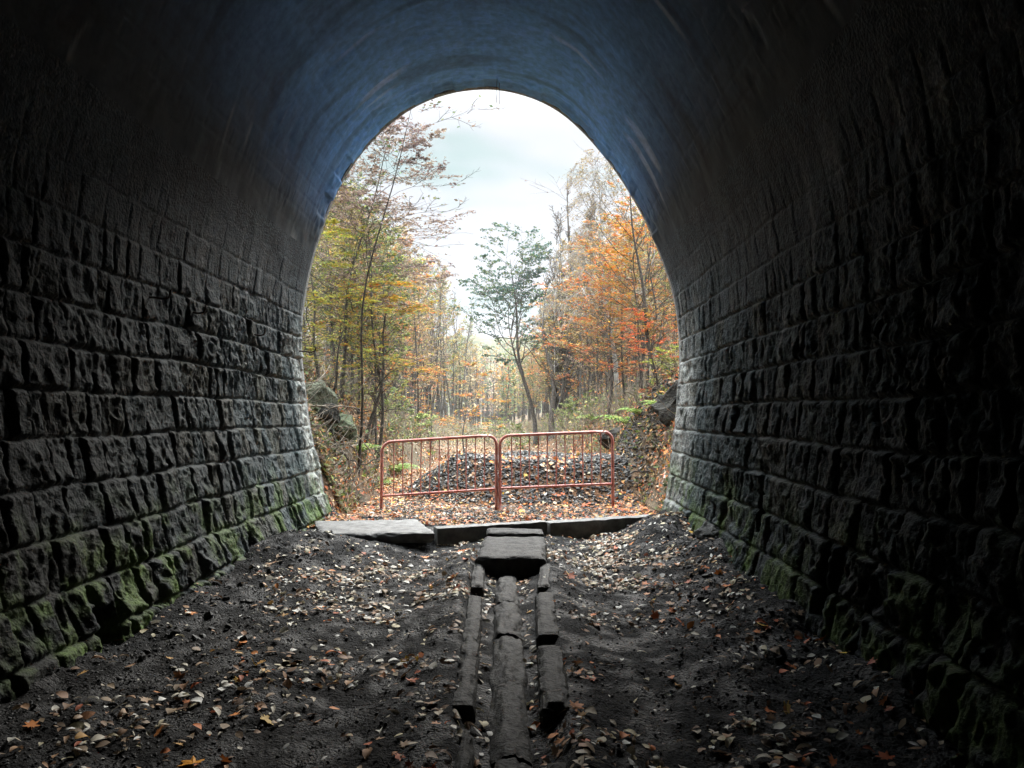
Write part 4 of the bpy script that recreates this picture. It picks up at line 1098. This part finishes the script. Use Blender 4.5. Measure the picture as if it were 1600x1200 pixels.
def fern(seed, u, Y, s, pal, label, name="fern", dz=0):
    rng = np.random.default_rng(seed); mb = MB(); nf = 13
    for i in range(nf):
        a = i / nf * 6.28 + rng.uniform(-.2, .2); ln = rng.uniform(.6, 1.0); t = np.linspace(0, 1, 9)
        P = np.stack([np.cos(a) * ln * t, np.sin(a) * ln * t, ln * (.95 * t - .75 * t ** 2)], 1)
        sd = np.array([-math.sin(a), math.cos(a), 0])
        for j in range(1, 9):
            w = .22 * math.sin(t[j] * 2.9 + .15) + .01
            for sgn in (-1, 1):
                b = P[j]; e = b + sd * sgn * w + (P[j] - P[j - 1]) * .5 - np.array([0, 0, w * .25])
                d = (P[j] - P[j - 1]) * .38
                mb.add(np.array([b - d, b + d, e + d * .25, e - d * .15]), np.array([[0, 1, 2, 3]]), pal[rng.integers(0, len(pal))] * rng.uniform(.8, 1.2))
        V, Q = tubes(P[None], np.linspace(.008, .002, 9)[None], 4); mb.add(V, Q, pal[0])
    o = mb.build(name, M_leaf, None, False)
    plant(o, u, Y, s, rng.uniform(0, 6), dz); return tag(o, label, "fern", "ferns on the banks")
for i, (u, Y, s, lab) in enumerate([(985, 16.5, .8, "green fern on the right bank above the ballast heap"), (1000, 15.2, .6, "small green fern low on the right bank"), (560, 15.0, .7, "green fern on the left bank under the sticks"),
                         (1040, 14.2, .6, "fern close to the right tunnel edge"), (620, 19, .8, "fern at the foot of the left bank behind the barrier"), (930, 24, .9, "pale fern beside the path, right of the trunks"), (590, 16.5, .6, "small fern half way up the left bank")]):
    fern(60 + i, u, Y, s, np.array([[.17, .26, .06], [.12, .19, .05], [.25, .28, .08]]), lab)
BG = np.array([[.26, .31, .10], [.20, .25, .09], [.34, .34, .14]])
for i, (u, Y, h, lab) in enumerate([(770, 38, 1.1, "pale green bush at the end of the path, left of the curved trunk"), (805, 34, .9, "low pale green bush left of the curved trunk's foot"), (895, 30, 1.0, "green bush at the foot of the upright trunks"),
                         (920, 27, .9, "low green bush at the right edge of the path"), (610, 21, 1.1, "green bush on the left bank above the barrier"), (650, 24, .9, "low bush at the left edge of the path"), (860, 37, .8, "small grey green bush between the dark trunks")]):
    r_ = grow("bush", 200 + i, Ht=h, r0=.015, wob=.08, c0=.05, nl=14, spread=.6, elev=35, conic=.4, subs=4, twigs=4, lpt=6, leaf=.075, pal=[(BG, 1), (G_GRN, .5)], flat=.6, top_spread=.5)
    one(r_, u, Y, lab, cat="bush", group="low green bushes by the path")

# fallen branches on the banks ------------------------------------------
def stick(seed, p0, p1, r, label, m=M_dead, bend=.12, name="fallen_branch", subs=4):
    rng = np.random.default_rng(seed); p0 = np.array(p0); p1 = np.array(p1); n = 12; t = np.linspace(0, 1, n)[:, None]
    Ln = np.linalg.norm(p1 - p0)
    P = p0 * (1 - t) + p1 * t + rng.normal(0, 1, 3) * bend * Ln * np.sin(t * np.pi) + .02 * Ln * rng.normal(0, 1, (n, 3))
    mb = MB(); mb.add(*tubes(P[None], (r * np.linspace(1, .3, n))[None], 7, True))
    for k in range(subs):
        i = int(rng.integers(3, n - 2)); d = nrm(P[i + 1] - P[i]) + rng.normal(0, .6, 3); d = nrm(d); l = Ln * rng.uniform(.15, .35); s = np.linspace(0, 1, 5)[:, None]
        Q_ = P[i] + d * l * s + rng.normal(0, .03, (5, 3)) * l * s
        mb.add(*tubes(Q_[None], (r * .45 * np.linspace(1, .25, 5))[None], 5, True))
    o = mb.build(name, m, None); return tag(o, label, "branch", "dead branches on the cutting banks")
sticks = [((474, 634), (560, 636), 12.9, .022, "long pale branch lying level across the left bank top"), ((474, 598), (517, 570), 12.8, .016, "bent pale branch rising beside the left tunnel edge"),
          ((508, 665), (595, 715), 13.2, .02, "dark branch sloping down the left bank towards the barrier"), ((478, 668), (510, 640), 12.7, .014, "short curved twig at the left tunnel edge"),
          ((524, 667), (582, 666), 13.2, .014, "thin pale branch sticking out of the left bank"), ((512, 690), (545, 760), 12.8, .016, "pale root running down the face of the left bank"),
          ((540, 640), (585, 590), 13.8, .018, "grey branch leaning up among the yellow leaves"), ((550, 695), (602, 662), 13.4, .012, "fine twig crossing the dark branch on the left bank"),
          ((1010, 700), (1050, 655), 13.8, .02, "pale branch on the right bank by the tunnel edge"), ((985, 650), (1045, 660), 14.5, .016, "thin branch level across the right bank"),
          ((1000, 735), (1035, 700), 13.9, .014, "short stick standing in the orange leaves at right"), ((975, 610), (1040, 668), 15.5, .016, "long thin branch sloping down the right bank"),
          ((985, 740), (1035, 745), 13.5, .018, "half buried dark stick at the right end of the heap"), ((960, 640), (1000, 690), 17.5, .02, "branch leaning over the dark hollow at right")]
for i, (a, b, Y, r, lab) in enumerate(sticks):
    p0 = at(*a, Y); p1 = at(*b, Y + (.35 if i % 2 else -.1)); stick(300 + i, p0, p1, r, lab, M_dead if i not in (2, 12) else M_bark)
rb_ = np.random.default_rng(5)
for i in range(9):
    xx = -2.95 - rb_.uniform(0, .55); yy = 12.2 + i * .33; zt = float(HM(xx - .35, yy)) + .12; zb = float(HM(xx + .25, yy + .1)) + .02
    stick(400 + i, (xx - .35, yy, zt), (xx + .3, yy + rb_.uniform(-.3, .3), zb), .014, ["pale root hanging down the left bank nearest the tunnel", "second root down the left bank from the tunnel", "third root down the left bank from the tunnel", "thin root half way along the left bank face", "twisted root above the left barrier's leg", "root on the left bank just past the barrier line", "root lying over brown leaves on the left bank", "far root on the left bank by the small fern", "farthest root on the left bank face"][i], M_dead, .18, "hanging_root", 2)
# boulders
def boulder(seed, u, v, Y, s, label, colr=(.06, .058, .052)):
    import bmesh
    bm = bmesh.new(); bmesh.ops.create_icosphere(bm, subdivisions=4, radius=.5)
    V = np.array([q.co[:] for q in bm.verts]); F = np.array([[q.index for q in f.verts] for f in bm.faces]); bm.free()
    d = fbm(V[:, 0] * 2 + seed, V[:, 1] * 2, V[:, 2] * 2, seed, 4) * .8 + (1 - np.abs(vn(V[:, 0] * 4, V[:, 1] * 4 + seed, V[:, 2] * 4, seed))) * .1
    ctr = np.random.default_rng(seed).normal(0, 1, (16, 3)); ctr /= np.linalg.norm(ctr, axis=1, keepdims=True)
    cut = np.clip((V @ ctr.T) - .36, 0, 1); V = V - (cut[..., None] * ctr[None]).sum(1) * .85      # flat broken faces
    V = V * (1 + d[:, None] * .6) * np.array(s)
    o = mesh_obj("boulder", V, F, M_boulder, None, False, col=np.repeat([colr], len(V), 0)); p = at(u, v, Y); o.location = (p[0], p[1], float(HM(p[0], p[1])) + s[2] * (.12 if Y > 12 else .2)); o.rotation_euler = (.3 * math.sin(seed * 3), .2, seed)
    tag(o, label, "rock", "rocks in the cutting banks")
boulder(1, 1058, 665, 13.6, (.5, .8, .9), "dark rock face jutting from the right bank beside the tunnel edge", (.03, .028, .025))
boulder(2, 960, 690, 19, (.8, .9, .6), "dark rounded rock behind the right barrier's shoulder", (.035, .033, .03))
boulder(3, 500, 715, 13.4, (.7, .9, 1.2), "tall grey green rock outcrop in the left bank", (.09, .095, .07))
boulder(4, 525, 740, 13.9, (.7, .9, .7), "lower mossy rock outcrop in the left bank", (.08, .095, .06))
boulder(5, 505, 640, 13.3, (.5, .6, .5), "small dark rock under the level branch", (.03, .028, .025))
boulder(6, 1110, 838, 8.6, (.35, .5, .28), "grey chunk of rubble at the foot of the right tunnel wall", (.11, .112, .115))
boulder(7, 1190, 875, 7.3, (.30, .4, .25), "pale chalky lump fallen by the mossy right wall", (.22, .225, .23))

# ------------------------------------------------------------------ haze
import bmesh
bm = bmesh.new(); bmesh.ops.create_cube(bm, size=1)
me = bpy.data.meshes.new("haze"); bm.to_mesh(me); bm.free()
hz = bpy.data.objects.new("haze", me); COL.objects.link(hz)
mh = bpy.data.materials.new("haze"); mh.use_nodes = True; hn = mh.node_tree; hn.nodes.clear()
pv = hn.nodes.new("ShaderNodeVolumePrincipled"); pv.inputs['Density'].default_value = .0005; pv.inputs['Color'].default_value = (.93, .96, 1, 1)
ho = hn.nodes.new("ShaderNodeOutputMaterial"); hn.links.new(pv.outputs[0], ho.inputs['Volume'])
me.materials.append(mh)
hz.scale = (640, 520, 45.5); hz.location = (0, 190, 20.7)
tag(hz, "thin pale autumn haze in the valley air", "haze", kind="stuff")
USE_HAZE = True
if not USE_HAZE: bpy.data.objects.remove(hz)
